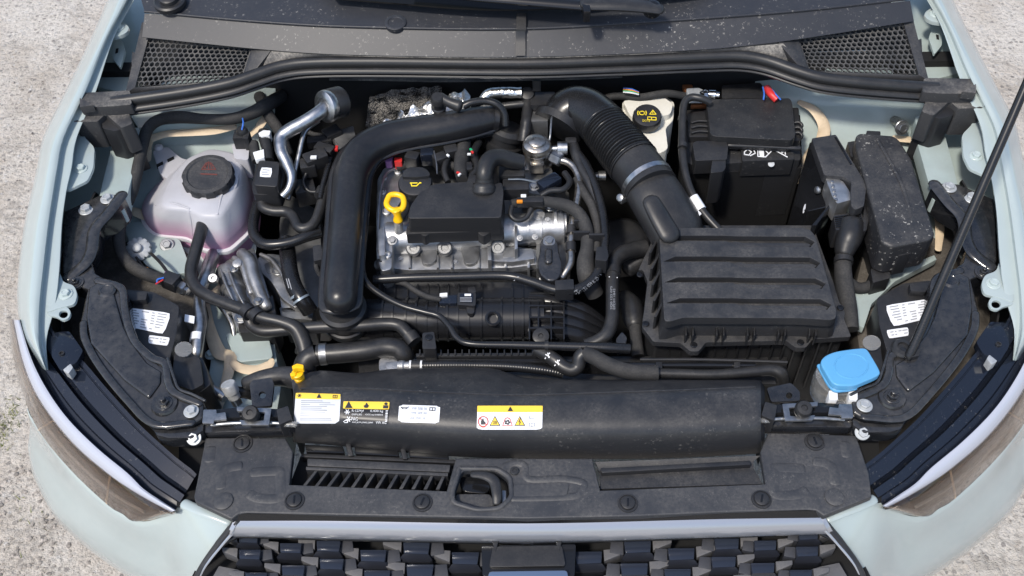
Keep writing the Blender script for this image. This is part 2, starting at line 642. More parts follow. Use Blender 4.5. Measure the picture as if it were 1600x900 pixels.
M['red'] = mat('red plastic', (.55, .03, .03), .4)
M['bluew'] = mat('blue wire', (.04, .15, .55), .4)
M['greenw'] = mat('green wire', (.02, .35, .15), .4)
M['orange'] = mat('orange plastic', (.75, .25, .02), .4)
M['purple'] = mat('violet plastic', (.25, .12, .30), .4)
M['copper'] = mat('copper', (.40, .16, .07), .4, metal=.8)
M['spring'] = mat('blue grey spring clip', (.28, .34, .40), .4, metal=.4)
M['grillebar'] = mat('satin grey grille bar', (.36, .375, .41), .25, metal=.55, coat=.5)
M['gcell'] = mat('gloss grille cell', (.022, .027, .040), .12)
M['glip'] = mat('satin grille lip', (.020, .022, .029), .3)
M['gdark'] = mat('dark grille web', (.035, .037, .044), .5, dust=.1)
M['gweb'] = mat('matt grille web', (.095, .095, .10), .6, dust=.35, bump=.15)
M['edge_sheen'] = mat('painted sky-sheen lens edge', (.40, .42, .48), .2, coat=.6)  # sky reflected in the glossy lens edge, put into the base colour
M['lens'] = mat('reflection-tinted smoked lens', (.66, .56, .48), .03, trans=1.0, ior=1.3, coat=.5)  # brown of the tint is the ground's reflection, painted into the colour
M['glass'] = mat('dark windscreen', (.006, .007, .008), .15, spec=.3)
M['brown'] = mat('dusty liner', (.05, .043, .036), .8, dust=.5, bump=.3, bscale=200)
M['grass'] = mat('grass', (.17, .18, .06), .7, var=.4)

# ------------------------------------------------------------------ ground
def ground_mat():
    m = bpy.data.materials.new('old concrete')
    m.use_nodes = True
    t = m.node_tree; N, L = t.nodes, t.links
    b = N['Principled BSDF']
    b.inputs['Roughness'].default_value = .9
    tc = N.new('ShaderNodeTexCoord')
    def nz(s, d=5, r=.65):
        n = N.new('ShaderNodeTexNoise')
        n.inputs['Scale'].default_value = s; n.inputs['Detail'].default_value = d; n.inputs['Roughness'].default_value = r
        L.new(tc.outputs['Object'], n.inputs['Vector'])
        return n.outputs[0]
    def rampc(src, stops):
        r = N.new('ShaderNodeValToRGB')
        r.color_ramp.elements[0].position, r.color_ramp.elements[0].color = stops[0]
        r.color_ramp.elements[1].position, r.color_ramp.elements[1].color = stops[-1]
        for p, c in stops[1:-1]:
            e = r.color_ramp.elements.new(p); e.color = c
        L.new(src, r.inputs[0])
        return r.outputs[0]
    def mixc(f, a, bb, mode='MIX'):
        x = N.new('ShaderNodeMix'); x.data_type = 'RGBA'; x.blend_type = mode
        if isinstance(f, float): x.inputs[0].default_value = f
        else: L.new(f, x.inputs[0])
        for i, s in ((6, a), (7, bb)):
            if isinstance(s, tuple): x.inputs[i].default_value = s
            else: L.new(s, x.inputs[i])
        return x.outputs[2]
    big = rampc(nz(3.2), [(.3, (.47, .41, .345, 1)), (.5, (.62, .57, .51, 1)), (.7, (.72, .68, .625, 1))])
    fine = rampc(nz(75, 6, .75), [(.34, (.34, .32, .30, 1)), (.45, (.9, .89, .87, 1)), (.75, (1.15, 1.15, 1.15, 1))])
    c = mixc(1.0, big, fine, 'MULTIPLY')
    # aggregate stones of different tone
    v = N.new('ShaderNodeTexVoronoi'); v.inputs['Scale'].default_value = 62
    nn = N.new('ShaderNodeTexNoise'); nn.inputs['Scale'].default_value = 120
    L.new(tc.outputs['Object'], nn.inputs['Vector'])
    ad = N.new('ShaderNodeMixRGB'); ad.blend_type = 'ADD'; ad.inputs[0].default_value = .008
    L.new(tc.outputs['Object'], ad.inputs[1]); L.new(nn.outputs[1], ad.inputs[2])
    L.new(ad.outputs[0], v.inputs['Vector'])
    sc = N.new('ShaderNodeSeparateColor'); L.new(v.outputs['Color'], sc.inputs[0])
    tone = rampc(sc.outputs[1], [(0, (.16, .15, .145, 1)), (.4, (.38, .34, .30, 1)), (1, (.70, .67, .63, 1))])
    pick = N.new('ShaderNodeMapRange'); pick.inputs[1].default_value = .62; pick.inputs[2].default_value = .66
    L.new(sc.outputs[0], pick.inputs[0])
    rad = N.new('ShaderNodeMath'); rad.operation = 'LESS_THAN'; rad.inputs[1].default_value = .36
    L.new(v.outputs['Distance'], rad.inputs[0])
    f = N.new('ShaderNodeMath'); f.operation = 'MULTIPLY'
    L.new(pick.outputs[0], f.inputs[0]); L.new(rad.outputs[0], f.inputs[1])
    f2 = N.new('ShaderNodeMath'); f2.operation = 'MULTIPLY'; f2.inputs[1].default_value = .75
    L.new(f.outputs[0], f2.inputs[0])
    c = mixc(f2.outputs[0], c, tone)
    crack = N.new('ShaderNodeTexVoronoi'); crack.feature = 'DISTANCE_TO_EDGE'; crack.inputs['Scale'].default_value = 2.1
    n5 = N.new('ShaderNodeTexNoise'); n5.inputs['Scale'].default_value = 5; n5.inputs['Detail'].default_value = 8
    L.new(tc.outputs['Object'], n5.inputs['Vector'])
    a5 = N.new('ShaderNodeMixRGB'); a5.blend_type = 'ADD'; a5.inputs[0].default_value = .5
    L.new(tc.outputs['Object'], a5.inputs[1]); L.new(n5.outputs[1], a5.inputs[2])
    L.new(a5.outputs[0], crack.inputs['Vector'])
    cm = N.new('ShaderNodeMapRange'); cm.inputs[1].default_value = .0; cm.inputs[2].default_value = .035; cm.inputs[3].default_value = .38; cm.inputs[4].default_value = 0
    L.new(crack.outputs['Distance'], cm.inputs[0])
    c = mixc(cm.outputs[0], c, (.24, .21, .18, 1))
    L.new(c, b.inputs['Base Color'])
    h = N.new('ShaderNodeMath'); h.operation = 'ADD'
    L.new(nz(60, 6, .7), h.inputs[0]); 
    hs = N.new('ShaderNodeMath'); hs.operation = 'MULTIPLY_ADD'; hs.inputs[1].default_value = .5
    L.new(f.outputs[0], hs.inputs[0]); L.new(nz(9, 5), hs.inputs[2])
    L.new(hs.outputs[0], h.inputs[1])
    bp = N.new('ShaderNodeBump'); bp.inputs['Strength'].default_value = 1.0; bp.inputs['Distance'].default_value = .016
    L.new(h.outputs[0], bp.inputs['Height']); L.new(bp.outputs[0], b.inputs['Normal'])
    return m
M['ground'] = ground_mat()
M['stone'] = mat('pebble', (.30, .27, .24), .85, var=.7, vscale=60, bump=.4, bscale=300)

bm = bmesh.new()
for (x0, x1, y0, y1, n) in ((-12, 12, -12, 12, 60),):
    vv = [[bm.verts.new((x0+(x1-x0)*i/n, y0+(y1-y0)*j/n, 0)) for i in range(n+1)] for j in range(n+1)]
    for j in range(n):
        for i in range(n):
            bm.faces.new((vv[j][i], vv[j][i+1], vv[j+1][i+1], vv[j+1][i]))
g = finish(bm, 'ground', M['ground'], None)
g['kind'] = 'structure'
g['label'] = 'pale weathered concrete ground with embedded stones around the car'

def pebble_mesh(n, areas):
    vs_, fs = [], []
    ico = bmesh.new(); bmesh.ops.create_icosphere(ico, subdivisions=1, radius=1)
    iv = [v.co.copy() for v in ico.verts]; ifa = [[v.index for v in f.verts] for f in ico.faces]; ico.free()
    for k in range(n):
        x0, x1, y0, y1 = random.choice(areas)
        x, y = random.uniform(x0, x1), random.uniform(y0, y1)
        s = .0018+.006*random.random()**4
        if random.random() < .01: s *= 1.8
        rz = random.random()*6.3
        a, bb, c = s*random.uniform(.8, 1.5), s*random.uniform(.7, 1.1), s*random.uniform(.4, .7)
        o = len(vs_)
        for p in iv:
            q = Vector((p.x*a, p.y*bb, p.z*c))*random.uniform(.8, 1.15)
            vs_.append((x+q.x*math.cos(rz)-q.y*math.sin(rz), y+q.x*math.sin(rz)+q.y*math.cos(rz), q.z+c*.25))
        fs += [[o+i for i in f] for f in ifa]
    me = bpy.data.meshes.new('gravel'); me.from_pydata(vs_, [], fs)
    return me
gr = link('gravel', pebble_mesh(6500, [(-1.9, -.75, -.75, 1.6), (-1.9, -.6, -.8, .2), (.8, 1.9, -.8, 1.6), (.6, 1.4, -.8, -.2), (-1.35, -1.1, -.7, .1), (-1.2, -.9, -.85, -.4)]), M['stone'])
gr['kind'] = 'stuff'
tag(gr, 'loose small pebbles scattered over the concrete ground', 'gravel', kind='stuff')
def tuft(pxl, pyl, n, label):
    vs_, fs = [], []
    c = V(pxl, pyl, -B)
    for i in range(n):
        x, y = c.x+random.gauss(0, .022), c.y+random.gauss(0, .045)
        a = random.random()*6.3; hgt = random.uniform(.004, .018); ln = random.uniform(.004, .02)
        dx, dy = math.cos(a), math.sin(a); wd = .0013
        o = len(vs_)
        vs_ += [(x-dy*wd, y+dx*wd, 0), (x+dy*wd, y-dx*wd, 0), (x+dx*ln, y+dy*ln, hgt)]
        fs.append((o, o+1, o+2))
    me = bpy.data.meshes.new('grass'); me.from_pydata(vs_, [], fs)
    tag(link('grass_tuft', me, M['grass']), label, 'grass', kind='stuff')
tuft(10, 662, 150, 'small dry green grass tuft on the concrete beside the left bumper corner')
tuft(52, 818, 14, 'tiny green sprout in the concrete below the left bumper corner')

# ------------------------------------------------------------------ painted body
body = thing('car_body', 'pale grey-green car front body with open engine bay', 'car', (800, 450, -.8))
FST = [  # py, silhouette x, crest x, groove x, inner x, crest height
    (-40, 182, 203, 214, 226, .168), (0, 168, 188, 199, 210, .16), (60, 143, 160, 168, 178, .145), (143, 103, 122, 134, 150, .125), (215, 68, 88, 100, 120, .10),
    (262, 58, 77, 90, 112, .09), (298, 50, 71, 84, 104, .08), (350, 38, 61, 76, 97, .065), (420, 29, 53, 68, 93, .05), (478, 27, 48, 62, 86, .035),
    (530, 37, 53, 62, 73, .02), (577, 66, 71, 73, 76, .002)]
rows = [[] for _ in range(9)]
for py, xs, xc, xg, xi, hc in FST:
    low = V(xs, py, hc-.055)
    rows[0].append(Vector((low.x+.05, low.y, B-.40)))
    rows[1].append(Vector((low.x+.004, low.y, B-.13+hc)))
    rows[2].append(low)
    rows[3].append(V(xs*.5+xc*.5, py, hc-.017))
    rows[4].append(V(xc, py, hc))
    rows[5].append(V(xg-1, py, hc-.002))
    st_ = min(3.0, (xi-xg)*.3)
    rows[6].append(V(xg+st_, py, hc-.013))
    rows[7].append(V(xi-.5, py, hc-.014))
    rows[8].append(V(xi, py, hc-.03))
fl = sheet('fender', rows, M['paint'], body, su=4, sv=3, thick=.002, ang=32)
flan = []
flan.append(slab('fender_flange', rpx([(96, 202), (134, 197), (131, 213), (148, 230), (146, 262), (137, 282), (104, 298), (88, 280)], 6), .058, .052, M['paint'], body, bev=.0015))
flan.append(slab('fender_flange', rpx([(170, 30), (190, 33), (202, 41), (200, 49), (190, 55), (172, 58)], 6), .128, .12, M['paint'], body, bev=.0015))
flan.append(slab('fender_flange', rpx([(70, 425), (93, 424), (98, 440), (116, 446), (121, 460), (117, 475), (90, 482), (72, 489)], 6), .022, .016, M['paint'], body, bev=.0015))
flan.append(plate('fender_lug', rpx([(73, 488), (104, 478), (111, 487), (108, 497), (97, 501), (88, 495), (74, 492)], 5), [circ(99, 491, 7, 6)], .0205, .005, M['paint'], body))
for (x, y, h, r) in ((127, 264, .058, 10), (185, 44, .128, 9), (103, 460, .022, 11)):
    flan.append(bolt(body, x, y, h, r, M['painted_bolt']))
# inner apron : strip beside the strut tower, recess floor, tower top, walls
strip = slab('apron_flange', rpx([(180, 206), (219, 198), (216, 240), (197, 312), (193, 330), (150, 330), (160, 285)], 6), .012, -.02, M['paint_in'], body, bev=.003)
rec = slab('apron_recess', [(100, 300), (120, 200), (190, 190), (178, 260), (158, 330), (100, 330)], -.035, -.10, M['paint_in'], body, bev=.004)
rec2 = slab('apron_recess', [(150, 135), (195, -20), (240, -20), (212, 150)], .055, -.05, M['paint_in'], body, bev=.004)
tower = sheet('inner_apron', [[(180, 150, .03), (300, 140, .03), (430, 120, .03)], [(216, 200, .0), (300, 190, .005), (430, 165, .005)],
                              [(215, 232, -.045), (300, 225, -.05), (425, 205, -.05)], [(205, 300, -.075), (300, 300, -.085), (405, 290, -.09)],
                              [(190, 380, -.10), (290, 400, -.12), (400, 390, -.13)], [(200, 450, -.16), (290, 470, -.18), (390, 450, -.2)]], M['paint_in'], body, su=4, sv=3)
gus = slab('gusset_plate', rpx([(193, 348), (226, 345), (262, 372), (280, 372), (300, 425), (262, 430), (228, 415), (200, 375)], 7), -.085, -.10, M['paint_in'], body, bev=.003)
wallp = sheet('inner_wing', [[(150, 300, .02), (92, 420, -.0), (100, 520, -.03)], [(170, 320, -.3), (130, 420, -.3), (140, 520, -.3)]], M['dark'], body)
for o in [fl]+flan+[strip, rec, rec2, tower, wallp]:
    pass
# bumper skin, left half
BC = [  # top edge, crease, outer silhouette for each column from the wheel arch to the grille corner
    ((42, 640, -.14), (47, 665, -.21), (55, 735, -.36)), ((53, 662, -.15), (58, 690, -.22), (62, 765, -.37)), ((110, 735, -.17), (104, 760, -.23), (88, 812, -.38)),
    ((167, 789, -.17), (160, 815, -.23), (140, 860, -.38)), ((213, 817, -.155), (215, 850, -.22), (205, 905, -.37)),
    ((252, 812, -.12), (255, 862, -.20), (260, 935, -.35)), ((285, 792, -.075), (285, 880, -.17), (290, 960, -.34)), ((322, 800, -.068), (300, 888, -.16), (300, 975, -.34)), ((362, 814, -.07), (313, 889, -.15), (308, 985, -.34))]
rb = [[], [], [], [], []]
for a, c, s in BC:
    rb[0].append(V(a[0], a[1], a[2])+Vector((0, .012, -.012)))
    rb[1].append(V(*a)); rb[2].append(V(*c)); rb[3].append(V(*s))
    q = V(*s); rb[4].append(Vector((q.x*.97, q.y+.05, B-.62)))
bl = sheet('bumper', rb, M['paint'], body, su=4, sv=4, thick=.003, ang=55)
ridge = tube('bumper_ridge', [(288, 787, -.066), (310, 797, -.062), (335, 806, -.062), (358, 815, -.066)], 7, M['paint'], body, flat=(1.2, .6), rnd=.8)
# mirror the painted pieces
def mir_piece(o):
    ident = o.matrix_basis == Matrix.Identity(4)
    if ident:
        me = o.data.copy(); me.transform(S_X); me.flip_normals()
        return link(o.name.split('.')[0], me, None, body)
    c = bpy.data.objects.new(o.name.split('.')[0], o.data)
    COL.objects.link(c); c.parent = body; c.matrix_parent_inverse = Matrix.Translation(-body.location)
    c.matrix_basis = S_X @ o.matrix_basis @ S_X
    return c
for o in [fl]+flan+[strip, rec, rec2, wallp, bl, ridge]:
    mir_piece(o)
# right apron is seen around the fuse box
sheet('inner_apron', [[(1180, 120, .03), (1320, 128, .03), (1470, 130, .03)], [(1180, 150, .005), (1320, 160, .01), (1455, 165, .008)],
                      [(1180, 185, -.03), (1320, 185, -.02), (1455, 195, -.02)], [(1235, 260, -.07), (1330, 235, -.06), (1450, 235, -.06)],
                      [(1330, 380, -.13), (1380, 350, -.11), (1470, 360, -.09)], [(1340, 470, -.2), (1390, 450, -.16), (1480, 430, -.14)]], M['paint_in'], body, su=4, sv=3)
slab('apron_lip', [(1300, 470), (1392, 425), (1460, 398), (1464, 405), (1398, 440), (1362, 475), (1350, 512), (1338, 508)], -.07, -.085, M['paint_in'], body, bev=.002)
# front longitudinal rail on the left
slab('frame_rail', rpx([(325, 470), (425, 505), (432, 560), (440, 600), (430, 660), (315, 660), (330, 560)], 8), -.14, -.30, M['paint_in'], body, bev=.012, seg=3)
slab('frame_rail_step', rpx([(350, 520), (418, 520), (428, 560), (370, 566)], 10), -.128, -.15, M['paint_in'], body, bev=.008, seg=3)
bolt(body, 330, 554, -.138, 10, M['painted_bolt']); bolt(body, 322, 530, -.138, 7, M['painted_bolt'])
def bead(path, r):
    r = [x*.78 for x in r]
    tube('sealant_bead', path, r, M['seal'], body, n=10, sub=5, flat=(1.3, .32), rnd=.8)
bead([(238, 216, -.012), (262, 209, -.006), (300, 207, -.006), (335, 204, -.006), (366, 198, -.008)], [9, 8, 8, 9, 7])
bead([(393, 209, -.02), (405, 197, -.005), (416, 181, .003)], [7, 8, 6])
bead([(236, 218, -.02), (230, 235, -.038), (229, 250, -.045)], [7, 8, 7])
bead([(200, 326, -.075), (212, 331, -.075), (226, 339, -.08)], [4, 8, 6])
bead([(320, 478, -.135), (328, 515, -.13), (342, 550, -.13), (360, 560, -.128), (352, 600, -.128), (336, 650, -.13)], [8, 9, 11, 10, 8, 8])
bead([(362, 566, -.126), (376, 575, -.124), (400, 578, -.124), (420, 570, -.122), (425, 562, -.12)], [6, 8, 9, 8, 4])
bead([(327, 463, -.13), (345, 450, -.125)], [7, 8])
bead([(1250, 160, .008), (1272, 172, .004), (1287, 195, -.012), (1284, 217, -.035), (1266, 240, -.058), (1255, 262, -.066), (1250, 285, -.07)], [6, 9, 10, 9, 8, 7, 6])
bead([(1398, 216, -.035), (1420, 218, -.035), (1440, 218, -.035)], [7, 7, 8])
bead([(1440, 218, -.035), (1447, 250, -.05), (1458, 300, -.06), (1468, 350, -.07), (1466, 390, -.08)], [7, 7, 6, 7, 5])
# engine bay shell
slab('firewall', [(150, 112), (1500, 95), (1500, 80), (150, 98)], .07, -.45, M['dark'], body, bev=0)
slab('bay_floor', [(210, 640), (210, 20), (1440, 0), (1440, 640)], -.40, -.42, M['dark'], body, bev=0)
for s in (-1, 1):
    boxw('inner_wing', Vector((s*.70, .2, B-.33)), (.02, .6, .36), M['dark'], body, bev=0)
boxw('front_panel', Vector((0, -.31, B-.36)), (.92, .02, .40), M['dark'], body, bev=0)

for o in (slab('hinge_bracket', rpx([(176, 62), (190, 62), (196, 80), (188, 106), (176, 92)], 3), .09, .084, M['paint_in'], body, bev=.001),
          slab('bracket_slot', [(181, 76), (185, 75), (184, 82), (180, 83)], .0912, .088, M['dark'], body, bev=0)):
    mir_piece(o)

# ------------------------------------------------------------------ scuttle (cowl) panel under the windscreen
cowl = thing('windscreen_cowl', 'dusty dark grey plastic cowl panel below the windscreen with two honeycomb vents', 'cowl', (810, 80, .08))
C_back = [(200, -70, .21), (420, -70, .215), (620, -70, .22), (812, -70, .22), (1010, -75, .22), (1215, -85, .215), (1440, -95, .21)]
C_mid = [(226, 18, .184), (407, 34, .188), (560, 42, .188), (812, 45, .188), (1033, 33, .188), (1247, 17, .188), (1420, -2, .184)]
C_mid2 = [(226, 21, .180), (407, 37, .184), (560, 45, .184), (812, 48, .184), (1033, 36, .184), (1247, 20, .184), (1422, 1, .180)]
C_low = [(222, 58, .152), (420, 78, .152), (560, 86, .152), (812, 89, .152), (1055, 80, .152), (1212, 66, .152), (1428, 33, .152)]
C_edge = [(200, 142, .095), (330, 128, .10), (450, 100, .118), (812, 100, .118), (1140, 92, .118), (1275, 112, .10), (1446, 118, .095)]
sheet('upper_panel', [C_back, C_mid], M['cowlp'], cowl, su=5, sv=4, thick=.003)
sheet('face_panel', [C_mid2, C_low], M['cowlp'], cowl, su=5, sv=3, thick=.003)
sheet('ledge', [[(424, 80, .148), (560, 88, .148), (812, 91, .148), (1055, 82, .148), (1224, 68, .148)], [(386, 130, .105), (450, 101, .118), (812, 101, .118), (1140, 93, .118), (1262, 112, .105)]], M['ledge'], cowl, su=5, sv=3, thick=.003)
tube('ridge_edge', [tuple(p) for p in C_mid], 2.2, M['cowlp'], cowl, n=8, sub=5)
sheet('centre_joint', [[(807, 20, .206), (822, 20, .206)], [(807, 46, .192), (822, 46, .192)], [(806, 50, .187), (821, 50, .187)], [(806, 87, .157), (821, 87, .157)]], M['plastic'], cowl, su=2, sv=2, thick=.003)
lathe('round_plug', (618, 36, .191), (0, -.1, 1), [(17, -4), (17, 1.5), (15, 2.5), (12, 2.5), (11, 1.2), (2, 1)], M['cowlp'], cowl, n=28)
lathe('spindle_cap', (265, 2, .20), (0, -.1, 1), [(25, -4), (25, 2), (22, 4), (17, 2), (15, 2), (14, 8), (11, 10), (3, 10)], M['plastic'], cowl, n=32)

VL = [(236, 44), (397, 58), (376, 124), (211, 136)]           # honeycomb corner pixels, left vent
def vent(hq):
    (a, b, c, d) = [V(*VL[i], hq[i]) for i in range(4)]
    def S(u, v):
        return (a*(1-u)+b*u)*(1-v)+(d*(1-u)+c*u)*v
    nrm = (b-a).cross(d-a).normalized()
    if nrm.z < 0:
        nrm = -nrm
    w_, h_ = ((b-a).length+(c-d).length)/2, ((d-a).length+(c-b).length)/2
    s = .0062
    vs_, fs = [], []
    nx = int(w_/(s*1.732)); ny = int(h_/(s*1.5))
    for j in range(ny):
        for i in range(nx):
            u = (i+.5+(j % 2)*.5)/(nx+.5); v = (j+.5)/ny
            ring = []
            for k in range(6):
                ang = math.pi/6+k*math.pi/3
                for rr, dz in ((s*1.02, 0), (s*.80, 0), (s*.80, -.004)):
                    p = S(min(max(u+rr*math.cos(ang)/w_, 0), 1), min(max(v+rr*math.sin(ang)/h_, 0), 1))+nrm*dz
                    vs_.append(p)
            o = len(vs_)-18
            for k in range(6):
                k2 = (k+1) % 6
                fs.append((o+k*3, o+k2*3, o+k2*3+1, o+k*3+1))
                fs.append((o+k*3+1, o+k2*3+1, o+k2*3+2, o+k*3+2))
    me = bpy.data.meshes.new('honeycomb_mesh'); me.from_pydata([tuple(v) for v in vs_], [], fs)
    return [link('honeycomb_mesh', me, M['mesh'], cowl)]
hq = [.148, .148, .112, .112]
vl = vent(hq)
fr = plate('vent_frame', [(222, 34, .158), (402, 47, .158), (424, 78, .142), (384, 132, .106), (196, 146, .104)], [[(236, 44, .150), (397, 58, .150), (376, 124, .114), (211, 136, .114)]], .15, .010, M['plastic_d'], cowl, bev=.002)
vl.append(fr)
vl.append(sheet('vent_well', [[(226, 40, .06), (400, 55, .06)], [(205, 140, .04), (380, 128, .04)]], M['dark'], cowl, su=2, sv=2))
vl.append(slab('well_panel', [(290, 95), (370, 95), (350, 128), (250, 132)], .055, .045, M['paint_in'], cowl, bev=.002))
vl.append(slab('vent_cheek', [(402, 48, .165), (424, 78, .15), (386, 126, .118), (377, 122, .116), (398, 60, .152)], .15, .10, M['plastic_d'], cowl, bev=.003))
vl.append(slab('side_rib', [(206, 80), (212, 82), (212, 104), (205, 100)], .115, .06, M['plastic_d'], cowl, bev=.002))
for o in vl:
    me = o.data.copy(); me.transform(S_X); me.flip_normals()
    link(o.name.split('.')[0], me, None, cowl)
# windscreen and wiper
ws = sheet('windscreen', [[(380, -160, .30), (812, -160, .31), (1250, -175, .30)], [(520, -3, .222), (812, 15, .222), (1090, -12, .222)]], M['glass'], None, su=6, sv=2, thick=.005)
tag(ws, 'dark lower edge of the windscreen glass above the cowl', 'windscreen')
wip = thing('wiper_arm', 'black windscreen wiper arm with round pivot cap on the cowl', 'wiper', (1018, 17, .21))
tube('blade', [(640, -14, .25), (760, -4, .25), (915, 8, .245)], [8, 10, 12], M['gloss'], wip, flat=(1, .6), n=10)
loftpts = [(916, 6, .252), (960, 6, .25), (1000, 9, .245), (1030, 14, .24)]
tube('arm', loftpts, [15, 16, 15, 12], M['plastic'], wip, flat=(1, .5), n=12, rnd=.7)
lathe('pivot_cap', (1019, 14, .235), (0, -.3, 1), [(14, -6), (14, 6), (11, 10), (5, 12), (1, 12)], M['gloss'], wip, n=24)
slab('joint', [(908, -4), (921, -4), (923, 18), (912, 18)], .258, .235, M['gloss'], wip, bev=.002)

# rubber seal and end blocks
SE = [(176, 160, .108), (235, 152, .112), (300, 142, .116), (360, 130, .122), (400, 117, .127), (440, 104, .131), (490, 98, .133), (600, 97, .134), (812, 99, .134), (950, 95, .134), (1095, 89, .133),
      (1155, 88, .133), (1198, 95, .13), (1245, 111, .125), (1290, 123, .12), (1375, 132, .114), (1465, 138, .108)]
sealo = thing('bonnet_seal', 'long black rubber bonnet seal running along the front of the cowl', 'seal', (812, 100, .09))
tube('bulb', SE, 9.5, M['rubber'], sealo, n=14, sub=5)
tube('lip', [(x, y+13, h-.012) for x, y, h in SE], 6.5, M['rubber'], sealo, n=10, sub=5, flat=(1.2, .8))
tube('carrier', [(x, y+20, h-.022) for x, y, h in SE], 5, M['plastic'], sealo, n=8, sub=5, flat=(1.1, .7))
rail = thing('firewall_rail', 'thin dusty metal edge strip under the middle of the bonnet seal', 'strip', (780, 125, .05))
tube('strip', [(515, 122, .075), (600, 123, .075), (700, 125, .075), (800, 123, .075), (900, 121, .075), (972, 118, .076)], 4.5, M['block'], rail, n=8, sub=4, flat=(1.2, .4))
slab('clip', [(832, 116), (845, 116), (845, 127), (832, 127)], .085, .06, M['plastic'], rail, bev=.001)
eb = thing('seal_end_block', 'dusty black foam seal block at the left end of the bonnet seal', 'foam block', (160, 190, .0))
slab('upper_block', rpx([(126, 145), (203, 141), (206, 163), (178, 166), (124, 168)], 4), .118, .095, M['block'], eb, bev=.003)
slab('lower_block', rpx([(117, 169), (198, 167), (207, 193), (190, 200), (165, 178), (152, 190), (114, 190)], 3), .096, .03, M['block'], eb, bev=.003)
slab('stem', rpx([(158, 180), (197, 172), (208, 195), (180, 205), (160, 200)], 3), .085, -.03, M['plastic'], eb, bev=.003)
slab('wedge', [(124, 152), (146, 164), (124, 167)], .126, .11, M['block'], eb, bev=.002)
mirror(eb, 'dusty black foam seal block at the right end of the bonnet seal', 'foam seal end blocks')

# ------------------------------------------------------------------ headlamps
M['lamp_in'] = mat('lamp interior', (.13, .105, .085), .4)
hl = thing('headlamp', 'left headlamp with painted sky-sheen lens edge and reflection-tinted smoked lens, black housing visible from above', 'headlamp', (170, 650, -.25))
ST = [((70, 492, .004), (30, 500, -.004), (22, 500, -.012), (11, 498, -.06)), ((92, 530, .0), (48, 560, -.015), (36, 560, -.025), (20, 555, -.085)),
      ((128, 562, -.008), (73, 610, -.026), (56, 610, -.036), (35, 612, -.11)), ((166, 606, -.016), (106, 656, -.036), (86, 656, -.048), (60, 672, -.135)),
      ((216, 661, -.026), (151, 701, -.046), (126, 701, -.058), (110, 734, -.155)), ((265, 706, -.034), (197, 739, -.054), (173, 741, -.066), (167, 788, -.155)),
      ((287, 724, -.038), (222, 763, -.059), (205, 764, -.068), (191, 803, -.148)), ((299, 733, -.04), (250, 782, -.063), (240, 785, -.071), (214, 815, -.138)), ((307, 741, -.042), (274, 797, -.068), (268, 800, -.074), (277, 802, -.085))]
def lerp3(a, b, t, dz=0):
    return V(a[0]+(b[0]-a[0])*t, a[1]+(b[1]-a[1])*t, a[2]+(b[2]-a[2])*t+dz)
rows = [[lerp3(s[0], s[1], t, dz) for s in ST] for t, dz in ((0, -.02), (0, 0), (.09, 0), (.10, -.003), (.12, -.003), (.13, 0), (.44, -.001), (.46, -.014), (.54, -.018), (.58, -.007), (.78, -.009), (.81, -.014), (.92, -.014), (1, -.006))]
sheet('housing', rows, M['lampblack'], hl, su=5, sv=1, thick=.002, ang=30)
rows = [[lerp3(s[1], s[2], t, dz) for s in ST] for t, dz in ((-.12, -.008), (-.06, .003), (.5, .008), (1.08, .004), (1.14, -.008))]
sheet('lens_edge_sheen', rows, M['edge_sheen'], hl, su=5, sv=2, thick=.002)  # no light guide: top edge of the lens with its sky sheen painted on
rows = [[lerp3(s[2], s[3], t, dz) for s in ST] for t, dz in ((0, 0), (.3, .012), (.7, .012), (1, -.002))]
sheet('lens', rows, M['lens'], hl, su=5, sv=3, thick=.003)
rows = [[lerp3(s[2], s[3], t, dz) for s in ST] for t, dz in ((0, -.02), (.5, -.03), (1, -.03))]
sheet('reflector', rows, M['lamp_in'], hl, su=5, sv=2, thick=.002)
for t in (.22, .5, .74):
    tube('bezel_rib', [lerp3(s[2], s[3], t, -.014) for s in ST[1:-1]], 2.2, M['zinc'] if t == .5 else M['lamp_in'], hl, n=6, sub=4)
for i in (3, 5):
    tube('divider', [lerp3(ST[i][2], ST[i][3], t, -.006) for t in (.05, .4, .75, .97)], 1.8, M['seal'], hl, n=6, sub=3)
slab('rear_plate', rpx([(82, 520), (108, 517), (130, 548), (120, 566), (95, 580), (80, 556)], 4), .0, -.015, M['lampblack'], hl, bev=.002)
lathe('hole_ring', (96, 552, .002), (0, 0, 1), [(4.5, -2), (4.5, .6), (3, .6), (2.6, -1.5), (.3, -1.5)], M['plastic'], hl, n=14)
slab('tab', rpx([(98, 578), (110, 568), (114, 574), (107, 584)], 2), .006, -.012, M['zinc'], hl, bev=.001)
slab('end_filler', [(280, 690), (325, 690), (318, 775), (290, 795), (276, 790)], -.075, -.2, M['dark'], hl, bev=0)
bh = slab('rear_box', rpx([(196, 452), (240, 456), (280, 478), (276, 520), (262, 572), (220, 556), (196, 520)], 5), -.025, -.16, M['plastic'], hl, bev=.004)
slab('rear_box_step', rpx([(200, 456), (230, 456), (228, 468), (205, 470)], 2), -.012, -.05, M['plastic'], hl, bev=.002)
hb = bvh_of(bh)
for q, rowsn in ((((200, 481), (268, 490), (256, 523), (201, 511)), 7), (((233, 524), (266, 528), (262, 541), (232, 537)), 2)):
    dl = decal('label_sticker', hb, q, M['stick_w'], hl, off=.0012)
    ln = []
    for k in range(rowsn):
        v = (k+.9)/(rowsn+.8)
        for (u0, u1) in ((.06, .28), (.34, .52), (.58, .66), (.72, .92)):
            if random.random() < .8:
                a, b = quad(q, u0, v), quad(q, u0+(u1-u0)*random.uniform(.5, 1), v)
                ln.append([a, b])
    strokes_on('small_print', hb, ln, 1.5, M['inkg'], dl, off=.002)
